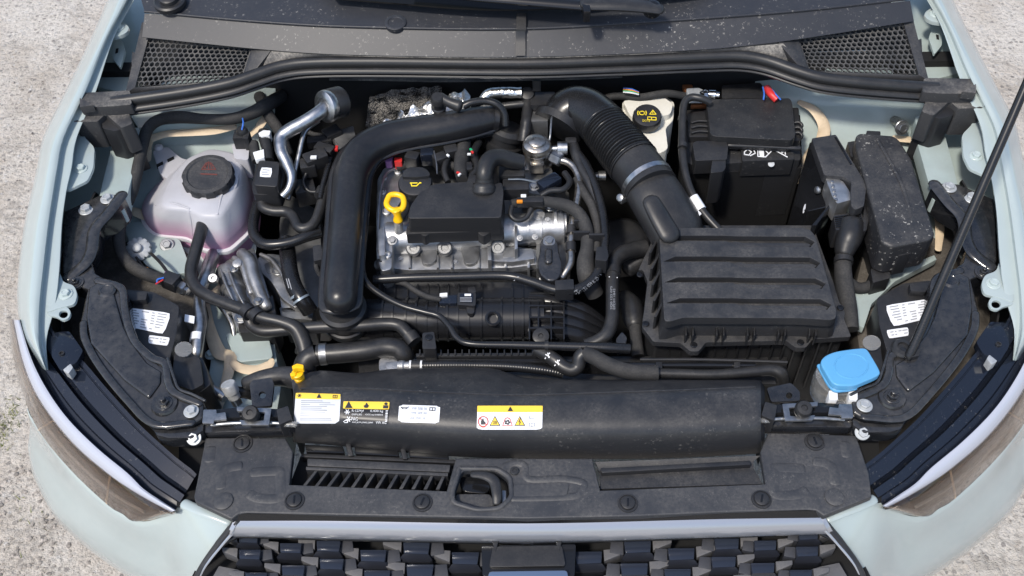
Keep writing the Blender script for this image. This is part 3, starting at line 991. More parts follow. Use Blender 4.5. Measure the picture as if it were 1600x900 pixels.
hr = mirror(hl, 'right headlamp with painted sky-sheen lens edge and reflection-tinted smoked lens, black housing behind the prop rod', 'headlamps')

# stamped black lamp carrier panels
lc = thing('lamp_carrier', 'black stamped steel carrier panel above the left headlamp', 'carrier panel', (190, 560, -.05))
OUT = [(193, 302, .03), (190, 316, .028), (172, 335, .024), (151, 352, .02), (148, 380, .016), (140, 400, .014), (148, 426, .012), (166, 437, .01), (186, 444, .008), (198, 454, .008), (200, 478, .006), (206, 505, .004),
       (216, 530, .002), (235, 552, .0), (246, 562, 0), (261, 563, 0), (268, 590, 0), (276, 611, 0), (318, 627, 0), (317, 652, -.002), (301, 662, -.004), (262, 668, -.006), (238, 667, -.006), (196, 628, -.004), (152, 573, .0),
       (128, 530, .002), (125, 504, .004), (131, 474, .006), (137, 452, .01), (104, 440, .012), (97, 424, .014), (100, 330, .022), (154, 305, .028)]
carr = slab('panel', OUT, 0, -.025, M['carrier'], lc, bev=.004, seg=3)
PAD = [(138, 449, .014), (152, 441, .014), (175, 446, .013), (182, 472, .011), (192, 508, .009), (204, 533, .007), (230, 566, .005), (252, 580, .005), (250, 598, .005), (232, 622, .003), (193, 593, .005), (141, 536, .008), (134, 495, .011)]
slab('raised_pad', PAD, 0, -.005, M['carrier'], lc, bev=.005, seg=3)
tube('rib', [(190, 305, .030), (168, 334, .028), (148, 358, .024), (143, 390, .02), (134, 410, .018), (118, 425, .014), (106, 434, .012)], 10, M['carrier'], lc, flat=(1, .4), rnd=.9)
tube('rib', [(152, 438, .012), (188, 449, .011), (194, 480, .009), (200, 508, .007), (212, 535, .005), (236, 558, .004), (258, 568, .004), (262, 595, .004), (274, 614, .004), (312, 630, .001)], 6, M['carrier'], lc, flat=(1, .45), rnd=.9)
tube('rib', [(130, 505, .008), (133, 530, .006), (156, 572, .003), (200, 626, .0), (240, 662, -.002), (300, 660, -.003)], 6, M['carrier'], lc, flat=(1, .45), rnd=.9)
tube('edge_flange', [(262, 560, .005), (272, 590, .004), (280, 608, .004), (300, 616, .004), (320, 626, .004)], 2.5, M['carrier'], lc, rnd=.8)
lathe('round_boss', (167, 454, .012), (0, 0, 1), [(14, -3), (14, 0), (11, 3), (9, 3.2), (8, 2.4), (1, 2.4)], M['carrier'], lc, n=24)
lathe('nut_seat', (257, 630, .0), (0, 0, 1), [(22, -2), (20, 1.5), (15, 2), (2, 2)], M['carrier'], lc, n=24)
bolt(lc, 257, 630, .002, 13, M['carrier'], kind='stud', name='nut')
bolt(lc, 299, 643, .0, 12, M['zinc'])
bolt(lc, 303, 684, -.02, 12, M['zinc'], axis=(0, -.6, 1))
bolt(lc, 168, 311, .028, 11, M['zinc']); bolt(lc, 135, 328, .023, 12, M['zinc'])
lathe('nut_seat', (118, 442, .012), (0, 0, 1), [(14, -2), (13, 1.5), (10, 2), (2, 2)], M['carrier'], lc, n=24)
bolt(lc, 118, 442, .014, 9, M['carrier'], kind='stud', name='nut')
slab('front_lip', [(238, 670), (268, 672), (302, 668), (318, 660), (318, 672), (300, 684), (262, 684), (245, 680)], -.012, -.04, M['carrier'], lc, bev=.003)
mirror(lc, 'black stamped steel carrier panel above the right headlamp with the prop rod mount', 'lamp carrier panels')
# dark liner behind each lamp
wl = slab('wheel_liner', [(100, 330), (200, 300), (300, 400), (320, 480), (300, 620), (200, 640), (110, 560)], -.10, -.35, M['brown'], None, bev=.01)
tag(wl, 'dirty dark plastic liner in the gap behind the left headlamp', 'liner')
mirror(wl, 'dirty dark plastic liner in the gap behind the right headlamp', 'lamp gap liners')

# lock-carrier end brackets with rubber buffers
lb = thing('buffer_bracket', 'metal bonnet buffer bracket with rubber stop on the left end of the front panel', 'bracket', (385, 660, -.05))
slab('base_rail', rpx([(316, 652), (452, 650), (454, 672), (320, 676)], 3), -.018, -.04, M['blackpaint'], lb, bev=.002)
slab('top_rail', rpx([(320, 641), (380, 636), (452, 640), (452, 651), (318, 653)], 3), -.004, -.02, M['gloss'], lb, bev=.002)
plate('clip_plate', rpx([(318, 640), (338, 640), (338, 646), (352, 644), (354, 655), (334, 657), (334, 662), (316, 661)], 1.5), [], .004, .004, M['steel'], lb, bev=.0008)
plate('clip_frame', rpx([(370, 636), (424, 638), (420, 664), (378, 664), (374, 656), (392, 658), (412, 657), (414, 644), (370, 642)], 1.5), [], .006, .004, M['steel'], lb, bev=.0008)
tube('torsion_bar', [(330, 664, -.006), (370, 661, -.004), (430, 661, -.004), (452, 664, -.006)], 3, M['steel'], lb, n=8)
lathe('buffer', (396, 652, -.004), (0, -.25, 1), [(11, -4), (12, 6), (9, 7), (9, 10), (13, 12), (13.5, 20), (11, 24), (5, 24.5), (4, 22), (.5, 22)], M['rubber'], lb, n=24)
slab('end_block', rpx([(432, 640), (450, 634), (456, 655), (436, 664)], 2), .006, -.03, M['plastic'], lb, bev=.002)
tube('pin', [(444, 663, -.004), (462, 663, -.004)], 4.5, M['frost'], lb, n=10, rnd=.6)
mirror(lb, 'metal bonnet buffer bracket with rubber stop on the right end of the front panel', 'bonnet buffer brackets')

mb = thing('sensor_bracket', 'black bracket plate with one round hole behind the left buffer bracket', 'bracket', (405, 620, -.05))
plate('plate', rpx([(390, 600), (394, 594), (424, 590), (428, 600), (424, 634), (394, 636)], 3), [circ(410, 617, 5.5, 5.5, 14)], -.02, .006, M['blackpaint'], mb)
mb2 = thing('sensor_bracket', 'black bracket plate with one round hole beside the blue washer cap', 'bracket', (1225, 615, -.05))
plate('plate', rpx([(1198, 606), (1236, 598), (1250, 612), (1250, 626), (1205, 628)], 4), [circ(1233, 618, 5, 5, 14)], -.02, .006, M['blackpaint'], mb2)

# ------------------------------------------------------------------ front trim panel
tp = thing('front_trim_panel', 'dusty grained black plastic trim panel between grille and radiator duct', 'trim panel', (800, 760, -.08))
LEFT = [(452, 757), (458, 706), (446, 684), (320, 684), (318, 700), (308, 752), (303, 776), (305, 784), (362, 811), (372, 803), (384, 801), (520, 804), (660, 807), (825, 810)]
RIGHT = [(1000, 806), (1130, 800), (1262, 796), (1275, 797), (1288, 806), (1362, 776), (1358, 740), (1338, 680), (1200, 676), (1188, 706), (1196, 756), (938, 766), (926, 716), (712, 716), (698, 767)]
outl = [V(x, y, -.03) for x, y in LEFT+RIGHT]
def rnd_hole(q, rad=5):
    return rpx(q, rad, 3)
latch = rnd_hole([(722, 735), (775, 736), (793, 748), (796, 775), (778, 790), (745, 792), (712, 782), (710, 770)], 7)
tpan = plate('panel', outl, [latch], -.03, .012, M['trim'], tp, bev=.003, seg=3)
sheet('front_lip', [[V(x, y-3, -.032) for x, y in ((372, 806), (520, 807), (825, 812), (1130, 803), (1280, 801))], [V(x, y, -.045) for x, y in ((366, 814), (520, 814), (825, 818), (1130, 811), (1286, 809))]], M['gloss'], tp, su=6, sv=2, thick=.003)
# embossed contours
for s in (0, 1):
    for path in ([(345, 762), (347, 742), (358, 731), (376, 727)], [(394, 738), (434, 736), (438, 742), (438, 772), (430, 779), (404, 778), (390, 772)], [(330, 700), (327, 720)]):
        pts = [V(x, y, -.030) for x, y in path]
        if s: pts = [Vector((-p.x, p.y, p.z)) for p in pts]
        tube('embossed_rib', pts, 4.5, M['trim'], tp, n=8, flat=(1.8, .28), rnd=.8)
tube('embossed_rib', [V(x, y, -.030) for x, y in ((800, 778), (830, 778), (890, 776), (905, 770), (912, 755), (880, 748), (826, 748), (820, 728), (806, 723), (790, 728), (786, 735))], 4, M['trim'], tp, n=8, flat=(1.5, .4), rnd=.8)
slab('recess_pad', rpx([(802, 756), (890, 754), (886, 774), (802, 776)], 6), -.0285, -.035, M['trim'], tp, bev=.002)
tube('hole_rim', [V(x, y, -.029) for x, y in rpx([(718, 731), (778, 732), (797, 745), (800, 776), (780, 794), (745, 796), (708, 785), (706, 770), (718, 731)], 8, 3)], 3.2, M['trim'], tp, n=8, flat=(1.2, .7))
screw(tp, 804, 736, -.028, 7, M['plastic'])
for (x, y) in ((460, 782), (660, 785), (981, 786), (1190, 780), (379, 693), (1273, 690)):
    cl = lathe('clip', (x, y, -.029), (0, 0, 1), [(16, -1), (15.5, .8), (13.5, 1), (13, -.4), (11.5, -.4), (11, 2.2), (9, 3), (1, 3)], M['plastic'], tp, n=28)
    a = random.uniform(-.4, .4)+1.57
    c = V(x, y, -.029); s_ = SC(x, y)
    boxw('slot', c+Vector((0, 0, 3.3*s_)), (14*s_, 3.2*s_, 1.6*s_), M['gloss'], cl, rot=Matrix.Rotation(a, 3, 'Z'), bev=.0006)
for (x, y) in ((349, 783), (1304, 777)):
    lathe('plug', (x, y, -.029), (0, 0, 1), [(15, -1), (15, 1.2), (13, 2.2), (5, 2.8), (1, 2.8)], M['trim'], tp, n=28)
# louvre opening
slab('opening_floor', [(470, 712), (712, 720), (700, 772), (450, 764)], -.075, -.08, M['dark'], tp, bev=0)
slab('back_wall', [(480, 716), (704, 726), (702, 738), (480, 728)], -.035, -.075, M['plastic_d'], tp, bev=.002)
for i in range(12):
    x = 478+i*18.6
    k = 1-i/11
    slab('slat', [(x+8+6*k, 735+i*.8), (x+13+6*k, 735+i*.8), (x+4-6*k, 762+i*.25), (x-2-6*k, 762+i*.25)], -.036, -.07, M['plastic_d'], tp, bev=.001)
slab('slat_rail', [(478, 729), (700, 739), (700, 744), (478, 734)], -.034, -.05, M['plastic_d'], tp, bev=.001)
# right duct mouth : sloping plate
sheet('duct_floor', [[(930, 722, -.04), (1188, 712, -.04)], [(937, 738, -.045), (1176, 726, -.045)], [(938, 764, -.040), (1192, 756, -.040)]], M['plastic_d'], tp, su=4, sv=3)
slab('duct_step', [(938, 731), (1172, 719), (1174, 726), (940, 739)], -.034, -.05, M['plastic'], tp, bev=.002)
# bonnet catch
bc = thing('bonnet_catch', 'black bonnet catch lever in the opening of the front trim panel', 'catch', (755, 765, -.1))
slab('pocket', [(700, 728), (800, 728), (806, 800), (700, 800)], -.085, -.09, M['dark'], bc, bev=0)
slab('catch_plate', rpx([(716, 745), (752, 744), (768, 758), (760, 772), (722, 768)], 8), -.052, -.085, M['gloss'], bc, bev=.006, seg=3)
slab('scoop', rpx([(712, 772), (766, 772), (774, 790), (745, 794), (712, 786)], 5), -.045, -.085, M['trim'], bc, bev=.005, seg=3)
tube('lever', [(738, 741, -.03), (758, 743, -.026), (772, 752, -.026), (776, 772, -.028), (776, 786, -.032)], [5, 7, 8, 7, 6], M['plastic'], bc, flat=(1.1, .5), rnd=.7)
slab('guide', [(784, 766), (791, 766), (791, 788), (784, 788)], -.04, -.07, M['steel'], bc, bev=.001)

# ------------------------------------------------------------------ radiator air duct with stickers
ad = thing('radiator_duct', 'wide rounded black plastic air duct carrying four warning stickers', 'air duct', (825, 650, -.1))
DC = [  # x, back py, ridge py, brow py, front bottom py
    (458, 604, 612, 628, 690), (466, 590, 606, 624, 692), (500, 580, 604, 622, 694), (560, 584, 606, 624, 700), (610, 578, 608, 626, 705), (690, 576, 612, 630, 712), (765, 577, 614, 634, 716), (800, 586, 616, 634, 716),
    (840, 593, 616, 634, 717), (1000, 594, 611, 630, 717), (1100, 594, 607, 626, 714), (1180, 594, 604, 622, 709), (1190, 598, 606, 624, 706), (1195, 606, 612, 628, 702)]
rows = [[], [], [], [], [], [], [], []]
for i, (x, b_, r_, br, fb) in enumerate(DC):
    e = {0: .02, 1: .006, len(DC)-1: .02, len(DC)-2: .006}.get(i, 0)
    sk = (x-825)*.02
    rows[0].append(V(x, b_+2, -.09))
    rows[1].append(V(x, b_, -.035-e))
    rows[2].append(V(x, r_, .002-e))
    rows[3].append(V(x, br, .010-e))
    rows[4].append(V(x, br+(fb-br)*.40, .004-e))
    rows[5].append(V(x, br+(fb-br)*.68, -.018-e*.6))
    rows[6].append(V(x, br+(fb-br)*.9, -.048-e*.3))
    rows[7].append(V(x, fb, -.066))
dsh = sheet('shell', rows, M['ductp'], ad, su=3, sv=3, thick=.003, ang=50)
DB = bvh_of(dsh)
for x, xs in ((458, [(458, 604, -.055), (458, 628, -.010), (460, 660, -.03), (463, 690, -.066)]), (1195, [(1195, 606, -.055), (1195, 628, -.010), (1194, 660, -.03), (1193, 702, -.066)])):
    pts = [V(*p) for p in xs]
    lo = [Vector((p.x, p.y, B-.12)) for p in pts]
    bm = bmesh.new()
    a = [bm.verts.new(p) for p in pts]; b = [bm.verts.new(p) for p in lo]
    for k in range(len(a)-1):
        bm.faces.new((a[k], a[k+1], b[k+1], b[k]))
    bmesh.ops.solidify(bm, geom=bm.faces[:], thickness=.003)
    finish(bm, 'end_wall', M['ductp'], ad)
strokes = None
tube('mould_line', [(470, 607, .003), (560, 607, .0035), (690, 613, .0035), (812, 617, .0035), (1000, 612, .0035), (1180, 605, .003)], 1.6, M['ductp'], ad, n=6, sub=5)
for (xa, xb, ya, yb) in ((476, 536, 694, 697), (553, 622, 697, 702), (638, 700, 702, 707)):
    slab('window_pane', [(xa, ya), (xb, yb), (xb+2, yb+11), (xa+2, ya+12)], -.062, -.08, M['gloss'], ad, bev=.002)
slab('under_rail', [(470, 708), (712, 718), (712, 724), (470, 714)], -.06, -.075, M['plastic'], ad, bev=.002)
for x, y in ((543, 690), (628, 695)):
    slab('post', [(x-4, y), (x+4, y), (x+9, y+22), (x+1, y+22)], -.055, -.075, M['ductp'], ad, bev=.002)
slab('filler_cap_seat', rpx([(455, 592), (480, 590), (482, 606), (458, 612)], 3), -.02, -.06, M['ductp'], ad, bev=.003)
tube('side_duct', [(470, 592, -.05), (440, 588, -.055), (410, 592, -.06), (385, 600, -.07)], [18, 16, 14, 12], M['ductp'], ad, n=14, rnd=.5)

def rect(x0, y0, x1, y1, sk=.03):
    w2 = x1-x0
    return ((x0, y0), (x1, y0+w2*sk), (x1, y1+w2*sk), (x0, y1))
# 1: long grey text sticker with yellow head
def tri(cx, cy, s):
    return [(cx, cy-s), (cx+s, cy+s*.75), (cx-s, cy+s*.75)]
def label_part(q, m, name='sticker', off=.0014, par=None, **k):
    k.setdefault('nx', 12); k.setdefault('ny', 12)
    return decal(name, DB, q, m, par or ad, off=off, **k)
def sub(q, u0, v0, u1, v1):
    return (quad(q, u0, v0), quad(q, u1, v0), quad(q, u1, v1), quad(q, u0, v1))
def on(q, u, v):
    p = quad(q, u, v); return (p.x, p.y)
q1 = ((463, 615), (533, 617), (530, 661), (460, 661))
s1 = label_part(q1, M['stick_s']); s1['label'] = 'silver text sticker with yellow head strip'
label_part(sub(q1, .01, .0, .99, .19), M['stick_y'], 'head_strip', .0022, corner=.05, par=s1)
poly_on('warning_mark', DB, tri(*on(q1, .52, .1), 3.8), M['ink'], s1, .0032)
strokes_on('icon', DB, [[on(q1, .83, .06), on(q1, .92, .06), on(q1, .92, .15), on(q1, .83, .15), on(q1, .83, .06)], [on(q1, .875, .06), on(q1, .875, .15)],
                       [on(q1, .05, .1), on(q1, .13, .1)], [on(q1, .07, .05), on(q1, .11, .15)], [on(q1, .11, .05), on(q1, .07, .15)]], .9, M['ink'], s1, .0032)
strokes_on('small_print', DB, [[on(q1, .14, .26+k*.062), on(q1, .14+.75*random.uniform(.55, 1), .26+k*.062)] for k in range(11)], 1.0, M['inkg'], s1, .0030)
q2 = ((537, 628), (609, 629), (606, 664), (535, 662))
s2 = label_part(q2, M['stick_k']); s2['label'] = 'black refrigerant sticker with yellow head strip'
label_part(sub(q2, .0, .0, 1, .33), M['stick_y'], 'head_strip', .0022, corner=.05, par=s2)
poly_on('warning_mark', DB, tri(*on(q2, .12, .18), 6), M['ink'], s2, .0032)
poly_on('flame_mark', DB, [on(q2, .5, .05), on(q2, .56, .2), on(q2, .53, .29), on(q2, .47, .29), on(q2, .44, .2), on(q2, .48, .16)], M['ink'], s2, .0032)
poly_on('manual_mark', DB, [on(q2, .87, .17), on(q2, .98, .17), on(q2, .98, .3), on(q2, .87, .3)], M['ink'], s2, .0032)
poly_on('manual_mark', DB, [(x, y) for x, y in circ(*on(q2, .925, .1), 2.6, 2.2, 10)], M['ink'], s2, .0032)
for (u0, v0, u1, v1, tx) in ((.2, .37, .46, .50, 'R-1234yf'), (.6, .37, .88, .50, '0,430 kg'), (.2, .54, .42, .62, 'GWP 0.501'), (.5, .54, .88, .62, 'CO2 eq 0.00022'), (.2, .70, .34, .82, 'PAG'), (.22, .86, .68, .94, 'SAE J639 J2842 J2845'), (.74, .82, .97, .94, 'VW AG')):
    lettering(DB, sub(q2, u0, v0, u1, v1), tx, M['inkw'], s2, .0032)
for (cu_, cv_) in ((.1, .48), (.14, .78)):
    c = on(q2, cu_, cv_)
    strokes_on('snowflake_mark', DB, [[(c[0]-4*math.cos(a), c[1]-3.6*math.sin(a)), (c[0]+4*math.cos(a), c[1]+3.6*math.sin(a))] for a in (0, 1.05, 2.1)], 1.2, M['inkw'], s2, .0032)
strokes_on('oil_mark', DB, [[on(q2, .03, .88), on(q2, .07, .82), on(q2, .13, .84), on(q2, .12, .92), on(q2, .05, .92)]], 1.1, M['inkw'], s2, .0032)
strokes_on('code_print', DB, [[on(q2, .94, .4+.06*k), on(q2, .98, .4+.06*k)] for k in range(8)], 1.0, M['inkw'], s2, .0032)
q3 = ((624, 633), (688, 635), (686, 662), (622, 659))
s3 = label_part(q3, M['stick_w'], corner=.14); s3['label'] = 'white oil grade sticker with rounded corners'
for (u0, v0, u1, v1, tx) in ((.3, .14, .68, .3, 'VW 508 00'), (.3, .40, .68, .55, 'VW 509 00'), (.27, .68, .66, .83, 'SAE 0W-20')):
    lettering(DB, sub(q3, u0, v0, u1, v1), tx, M['inkg'], s3, .0032)
strokes_on('oil_mark', DB, [[on(q3, .05, .16), on(q3, .09, .26), on(q3, .17, .26), on(q3, .23, .14)], [on(q3, .07, .18), on(q3, .19, .18)]], 1.0, M['ink'], s3, .0032)
strokes_on('manual_mark', DB, [[on(q3, .75, .14), on(q3, .88, .14), on(q3, .88, .3), on(q3, .75, .3), on(q3, .75, .14)], [on(q3, .815, .14), on(q3, .815, .32)]], 1.0, M['ink'], s3, .0032)
q4 = ((746, 635), (848, 635), (847, 671), (745, 671))
s4 = label_part(q4, M['stick_w']); s4['label'] = 'white hazard pictogram sticker with yellow head strip'
label_part(sub(q4, .0, .0, 1, .27), M['stick_y'], 'head_strip', .0022, corner=.05, par=s4)
poly_on('warning_mark', DB, tri(*on(q4, .505, .16), 4.2), M['ink'], s4, .0032)
for u in (.275, .655):
    c = on(q4, u, .68)
    poly_on('hazard_mark', DB, tri(c[0], c[1], 8.5), M['ink'], s4, .0028)
    poly_on('hazard_mark', DB, tri(c[0], c[1]+.3, 6.6), M['stick_y'], s4, .0036)
c = on(q4, .275, .68)
strokes_on('heat_mark', DB, [[(c[0]-2+k*2, c[1]-1), (c[0]-1.4+k*2, c[1]+1.5), (c[0]-2+k*2, c[1]+4)] for k in range(3)], .8, M['ink'], s4, .0046)
c = on(q4, .655, .68)
strokes_on('bolt_mark', DB, [[(c[0]+1, c[1]-4), (c[0]-1.5, c[1]+.6), (c[0]+1, c[1]+.6), (c[0]-.5, c[1]+4.5)]], 1.2, M['ink'], s4, .0046)
c = on(q4, .095, .68)
strokes_on('prohibition_mark', DB, [circ(c[0], c[1], 7.6, 7.4, 20)+[(c[0]+7.6, c[1])], [(c[0]-5.2, c[1]-5.2), (c[0]+5.2, c[1]+5.2)]], 1.3, M['inkr'], s4, .0032)
poly_on('hand_mark', DB, [(c[0]-3.5, c[1]+4.5), (c[0]-3.5, c[1]-1), (c[0], c[1]-5), (c[0]+1, c[1]-1), (c[0]+3.5, c[1]+1), (c[0]+2.5, c[1]+4.5)], M['ink'], s4, .0032)
c = on(q4, .465, .68)
strokes_on('fan_mark', DB, [[(c[0]-7.5, c[1]+6), (c[0]-3.5, c[1]-4), (c[0], c[1]-6), (c[0]+4, c[1]-4), (c[0]+7.5, c[1]+6), (c[0]-7.5, c[1]+6)]], 1.0, M['inkr'], s4, .0028)
for a in range(5):
    an = a*1.257
    poly_on('fan_mark', DB, circ(c[0]+3*math.cos(an), c[1]+1+2.6*math.sin(an), 1.7, 1.6, 8), M['ink'], s4, .0032)
strokes_on('manual_mark', DB, [[on(q4, .8, .74), on(q4, .88, .74), on(q4, .88, .88), on(q4, .8, .88), on(q4, .8, .74)], [on(q4, .84, .74), on(q4, .84, .9)], [on(q4, .8, .46), on(q4, .8, .55), on(q4, .87, .55)]], .9, M['inkg'], s4, .0028)
# yellow cap clip on the duct
yc = thing('valve_cap', 'small yellow plastic cap standing on the left end of the radiator duct', 'cap', (466, 592, -.02))
lathe('cap', (468, 592, -.018), (0, -.05, 1), [(8, -2), (8.5, 6), (6, 7), (6, 10), (9, 11), (9, 18), (7, 19), (1, 19)], M['yellow'], yc, n=18)
slab('tab', rpx([(456, 572), (464, 568), (474, 570), (474, 576), (464, 575), (457, 577)], 1.5), .018, .008, M['yellow'], yc, bev=.001)
slab('tab', rpx([(453, 583), (462, 582), (462, 587), (454, 588)], 1.5), .004, -.006, M['yellow'], yc, bev=.001)

# ------------------------------------------------------------------ grille
gl = thing('radiator_grille', 'black honeycomb radiator grille with satin grey upper bar and emblem plate', 'grille', (825, 870, -.2))
bar_top = [(372, 812, -.05), (384, 806, -.046), (560, 811, -.046), (825, 816, -.046), (1090, 809, -.046), (1270, 803, -.046), (1282, 808, -.05)]
bar_bot = [(360, 839, -.075), (370, 838, -.078), (560, 842, -.078), (825, 846, -.078), (1090, 840, -.078), (1286, 834, -.078), (1296, 835, -.075)]
mid = [tuple((a[i]*.35+b[i]*.65) + (.006 if i == 2 else 0) for i in range(3)) for a, b in zip(bar_top, bar_bot)]
sheet('upper_bar', [[(p[0], p[1]-3, p[2]-.012) for p in bar_top], bar_top, mid, bar_bot, [(p[0], p[1]+1, p[2]-.02) for p in bar_bot]], M['grillebar'], gl, su=5, sv=3, thick=0, ang=45)
def sym(paths):
    W2 = [V(*p) for p in paths]
    return W2 + [Vector((-p.x, p.y, p.z)) for p in reversed(W2)]
tube('frame', sym([(300, 930, -.16), (312, 895, -.13), (340, 858, -.10), (366, 840, -.086), (390, 837, -.084), (560, 842, -.084), (820, 847, -.084)]), 4, M['gloss'], gl, n=10, sub=5)
for s in (1, -1):
    pts = [V(*p) for p in ((300, 930, -.15), (311, 894, -.12), (338, 853, -.088), (366, 818, -.056), (376, 808, -.05))]
    pts = [Vector((p.x*s, p.y, p.z)) for p in pts]
    tube('side_frame', pts, 4.2, M['plastic'], gl, n=10, sub=5, flat=(1.3, .8))
    q = [V(*p) for p in ((322, 905, -.135), (352, 868, -.112), (375, 850, -.1), (392, 858, -.11), (360, 905, -.14))]
slab('grille_back', [(270, 960), (330, 840), (380, 826), (825, 834), (1280, 822), (1330, 840), (1390, 960)], -.16, -.2, M['dark'], gl, bev=0)
def gpiece(name, top, ht, hb, m, bev=.0012):
    for s_ in (1, -1):
        t_ = [V(x, y, ht[i] if isinstance(ht, (list, tuple)) else ht) for i, (x, y) in enumerate(top)]
        t_ = [Vector((p.x*s_, p.y, p.z)) for p in t_]
        l_ = [Vector((p.x, p.y, B+hb)) for p in t_]
        bm = bmesh.new()
        a_ = [bm.verts.new(p) for p in t_]; b_ = [bm.verts.new(p) for p in l_]
        n_ = len(a_)
        bm.faces.new(a_); bm.faces.new(list(reversed(b_)))
        for i in range(n_):
            bm.faces.new((a_[i], b_[i], b_[(i+1) % n_], a_[(i+1) % n_]))
        bmesh.ops.recalc_face_normals(bm, faces=bm.faces[:])
        bmesh.ops.bevel(bm, geom=bm.edges[:], offset=bev, segments=2, profile=.6, affect='EDGES', clamp_overlap=True)
        finish(bm, name, m, gl)
CELLS = [(388, 841, .9), (390, 866, 1.0), (454, 856, 1.0), (513, 853, 1.1), (458, 891, 1.05), (518, 881, 1.1), (583, 868, 1.2), (650.5, 856, 1.22), (656, 891, 1.24), (727, 872, 1.25), (589, 900, 1.2), (400, 902, 1.0), (524, 912, 1.1), (727, 912, 1.25)]
for (x, y, k) in CELLS:
    def o_(pts):
        return [(x+dx*k, y+dy*k) for dx, dy in pts]
    gpiece('cell', o_([(-17, -7.5), (17.5, -7.5), (15, 8), (-16, 7)]), [-.100, -.100, -.098, -.098], -.125, M['gcell'])
    gpiece('cell_lip', o_([(-17, 7.4), (16, 8.2), (21, 16), (17, 18.5), (-18, 18), (-22.5, 15)]), [-.0985, -.0985, -.112, -.115, -.115, -.112], -.135, M['glip'])
    gpiece('web', o_([(-43, -11), (-18.5, -9.5), (-19.5, 5), (-43, -4.5)]), -.108, -.135, M['gweb'])
    gpiece('web', o_([(18.2, -7), (34, -8), (36, 7), (18, 10.5)]), -.107, -.135, M['gdark'])
gpiece('web', [(330, 905), (342, 884), (372, 890), (420, 905), (420, 925), (330, 925)], -.118, -.14, M['gweb'])
for s_ in (1, -1):
    pts = [V(*p) for p in ((371, 814, -.055), (365, 826, -.066), (345, 850, -.086), (320, 882, -.11), (310, 900, -.125))]
    tube('side_bar', [Vector((p.x*s_, p.y, p.z)) for p in pts], [5, 5.5, 4.5, 4, 4], M['grillebar'], gl, n=10, flat=(1.2, .7), rnd=.5)
# emblem holder
slab('emblem_holder', rpx([(752, 852), (900, 850), (898, 900), (754, 900)], 4), -.085, -.14, M['gloss'], gl, bev=.004, seg=3)
slab('emblem_shelf', rpx([(770, 854), (878, 852), (884, 884), (764, 886)], 5), -.079, -.10, M['plastic'], gl, bev=.004, seg=3)
slab('emblem_rim', rpx([(764, 893), (886, 891), (892, 930), (758, 930)], 5), -.074, -.11, M['chrome'], gl, bev=.004, seg=3)
for x in (773, 872):
    slab('gusset', [(x-4, 846), (x+6, 846), (x+1, 862)], -.078, -.1, M['plastic'], gl, bev=.001)

# ------------------------------------------------------------------ coolant reservoir
cr_ = thing('coolant_reservoir', 'translucent white coolant reservoir with black screw cap and pink coolant', 'reservoir', (315, 330, -.17))
SEAM = [(226, 324), (223, 346), (242, 367), (297, 372), (316, 390), (356, 392), (389, 362), (400, 316), (396, 290), (380, 272), (330, 266), (285, 274), (250, 296)]
TOPO = [(250, 312), (250, 322), (262, 327), (296, 329), (312, 339), (346, 339), (364, 312), (376, 280), (380, 256), (367, 237), (328, 230), (292, 246), (266, 276)]
seam = [V(x, y, -.085) for x, y in rpx(SEAM, 12, 4)]
topo = [V(x, y, -.012) for x, y in rpx(TOPO, 12, 4)]
cen = sum(seam, Vector())/len(seam)
cent = sum(topo, Vector())/len(topo)
def ring(k, h):
    return [Vector((cen.x+(p.x-cen.x)*k, cen.y+(p.y-cen.y)*k, B+h)) for p in seam]
def mixr(t, h, k=1.0):
    out = []
    for p, q in zip(seam, topo):
        x, y = p.x+(q.x-p.x)*t, p.y+(q.y-p.y)*t
        cx, cy = cen.x+(cent.x-cen.x)*t, cen.y+(cent.y-cen.y)*t
        out.append(Vector((cx+(x-cx)*k, cy+(y-cy)*k, B+h)))
    return out
tk = loft('tank', [mixr(0, -.084, .985), mixr(0, -.066, .98), mixr(.05, -.061, .98), mixr(.13, -.056, .98), mixr(.93, -.017), mixr(1, -.0125, .97), mixr(1, -.010, .92), mixr(1, -.006, .5), mixr(1, -.005, .1)], M['tank'], cr_, ang=70)
loft('lower_tank', [ring(.6, -.175), ring(.93, -.16), ring(1.0, -.135), ring(1.0, -.09)], M['coolant'], cr_, ang=70)
loft('seam_flange', [ring(.9, -.093), ring(1.045, -.093), ring(1.055, -.089), ring(1.045, -.084), ring(.9, -.083)], M['flange'], cr_)
TB = bvh_of(tk)
tube('moulded_rib', [onto(TB, *p, .0) for p in ((296, 330), (299, 350), (301, 366))], .0022, M['tank'], cr_, metres=True, n=8, rnd=.8)
tube('moulded_rib', [onto(TB, *p, .0) for p in ((243, 320), (268, 317), (296, 326))], .0018, M['tank'], cr_, metres=True, n=8, rnd=.8)
tube('moulded_rib', [onto(TB, *p, .0) for p in ((340, 335), (350, 300), (378, 290))], .0018, M['tank'], cr_, metres=True, n=8, rnd=.8)
cax = (.03, -.12, 1)
ccap = (328, 282, -.006)
lathe('cap_collar', ccap, cax, [(44, -6), (44, -1), (41, 1), (36, 1), (2, 1)], M['tank'], cr_, n=40)
cp_ = lathe('cap', ccap, cax, [(39, 0), (40.5, 3), (40.5, 13), (38, 16.5), (32, 17.5), (30, 15.5), (12, 15.5), (1, 15.5)], M['plastic_d'], cr_, n=80, lobe=(10, 3.4, 2, 14, .35))
CB = bvh_of(cp_)
cx_, cy_ = 326, 263
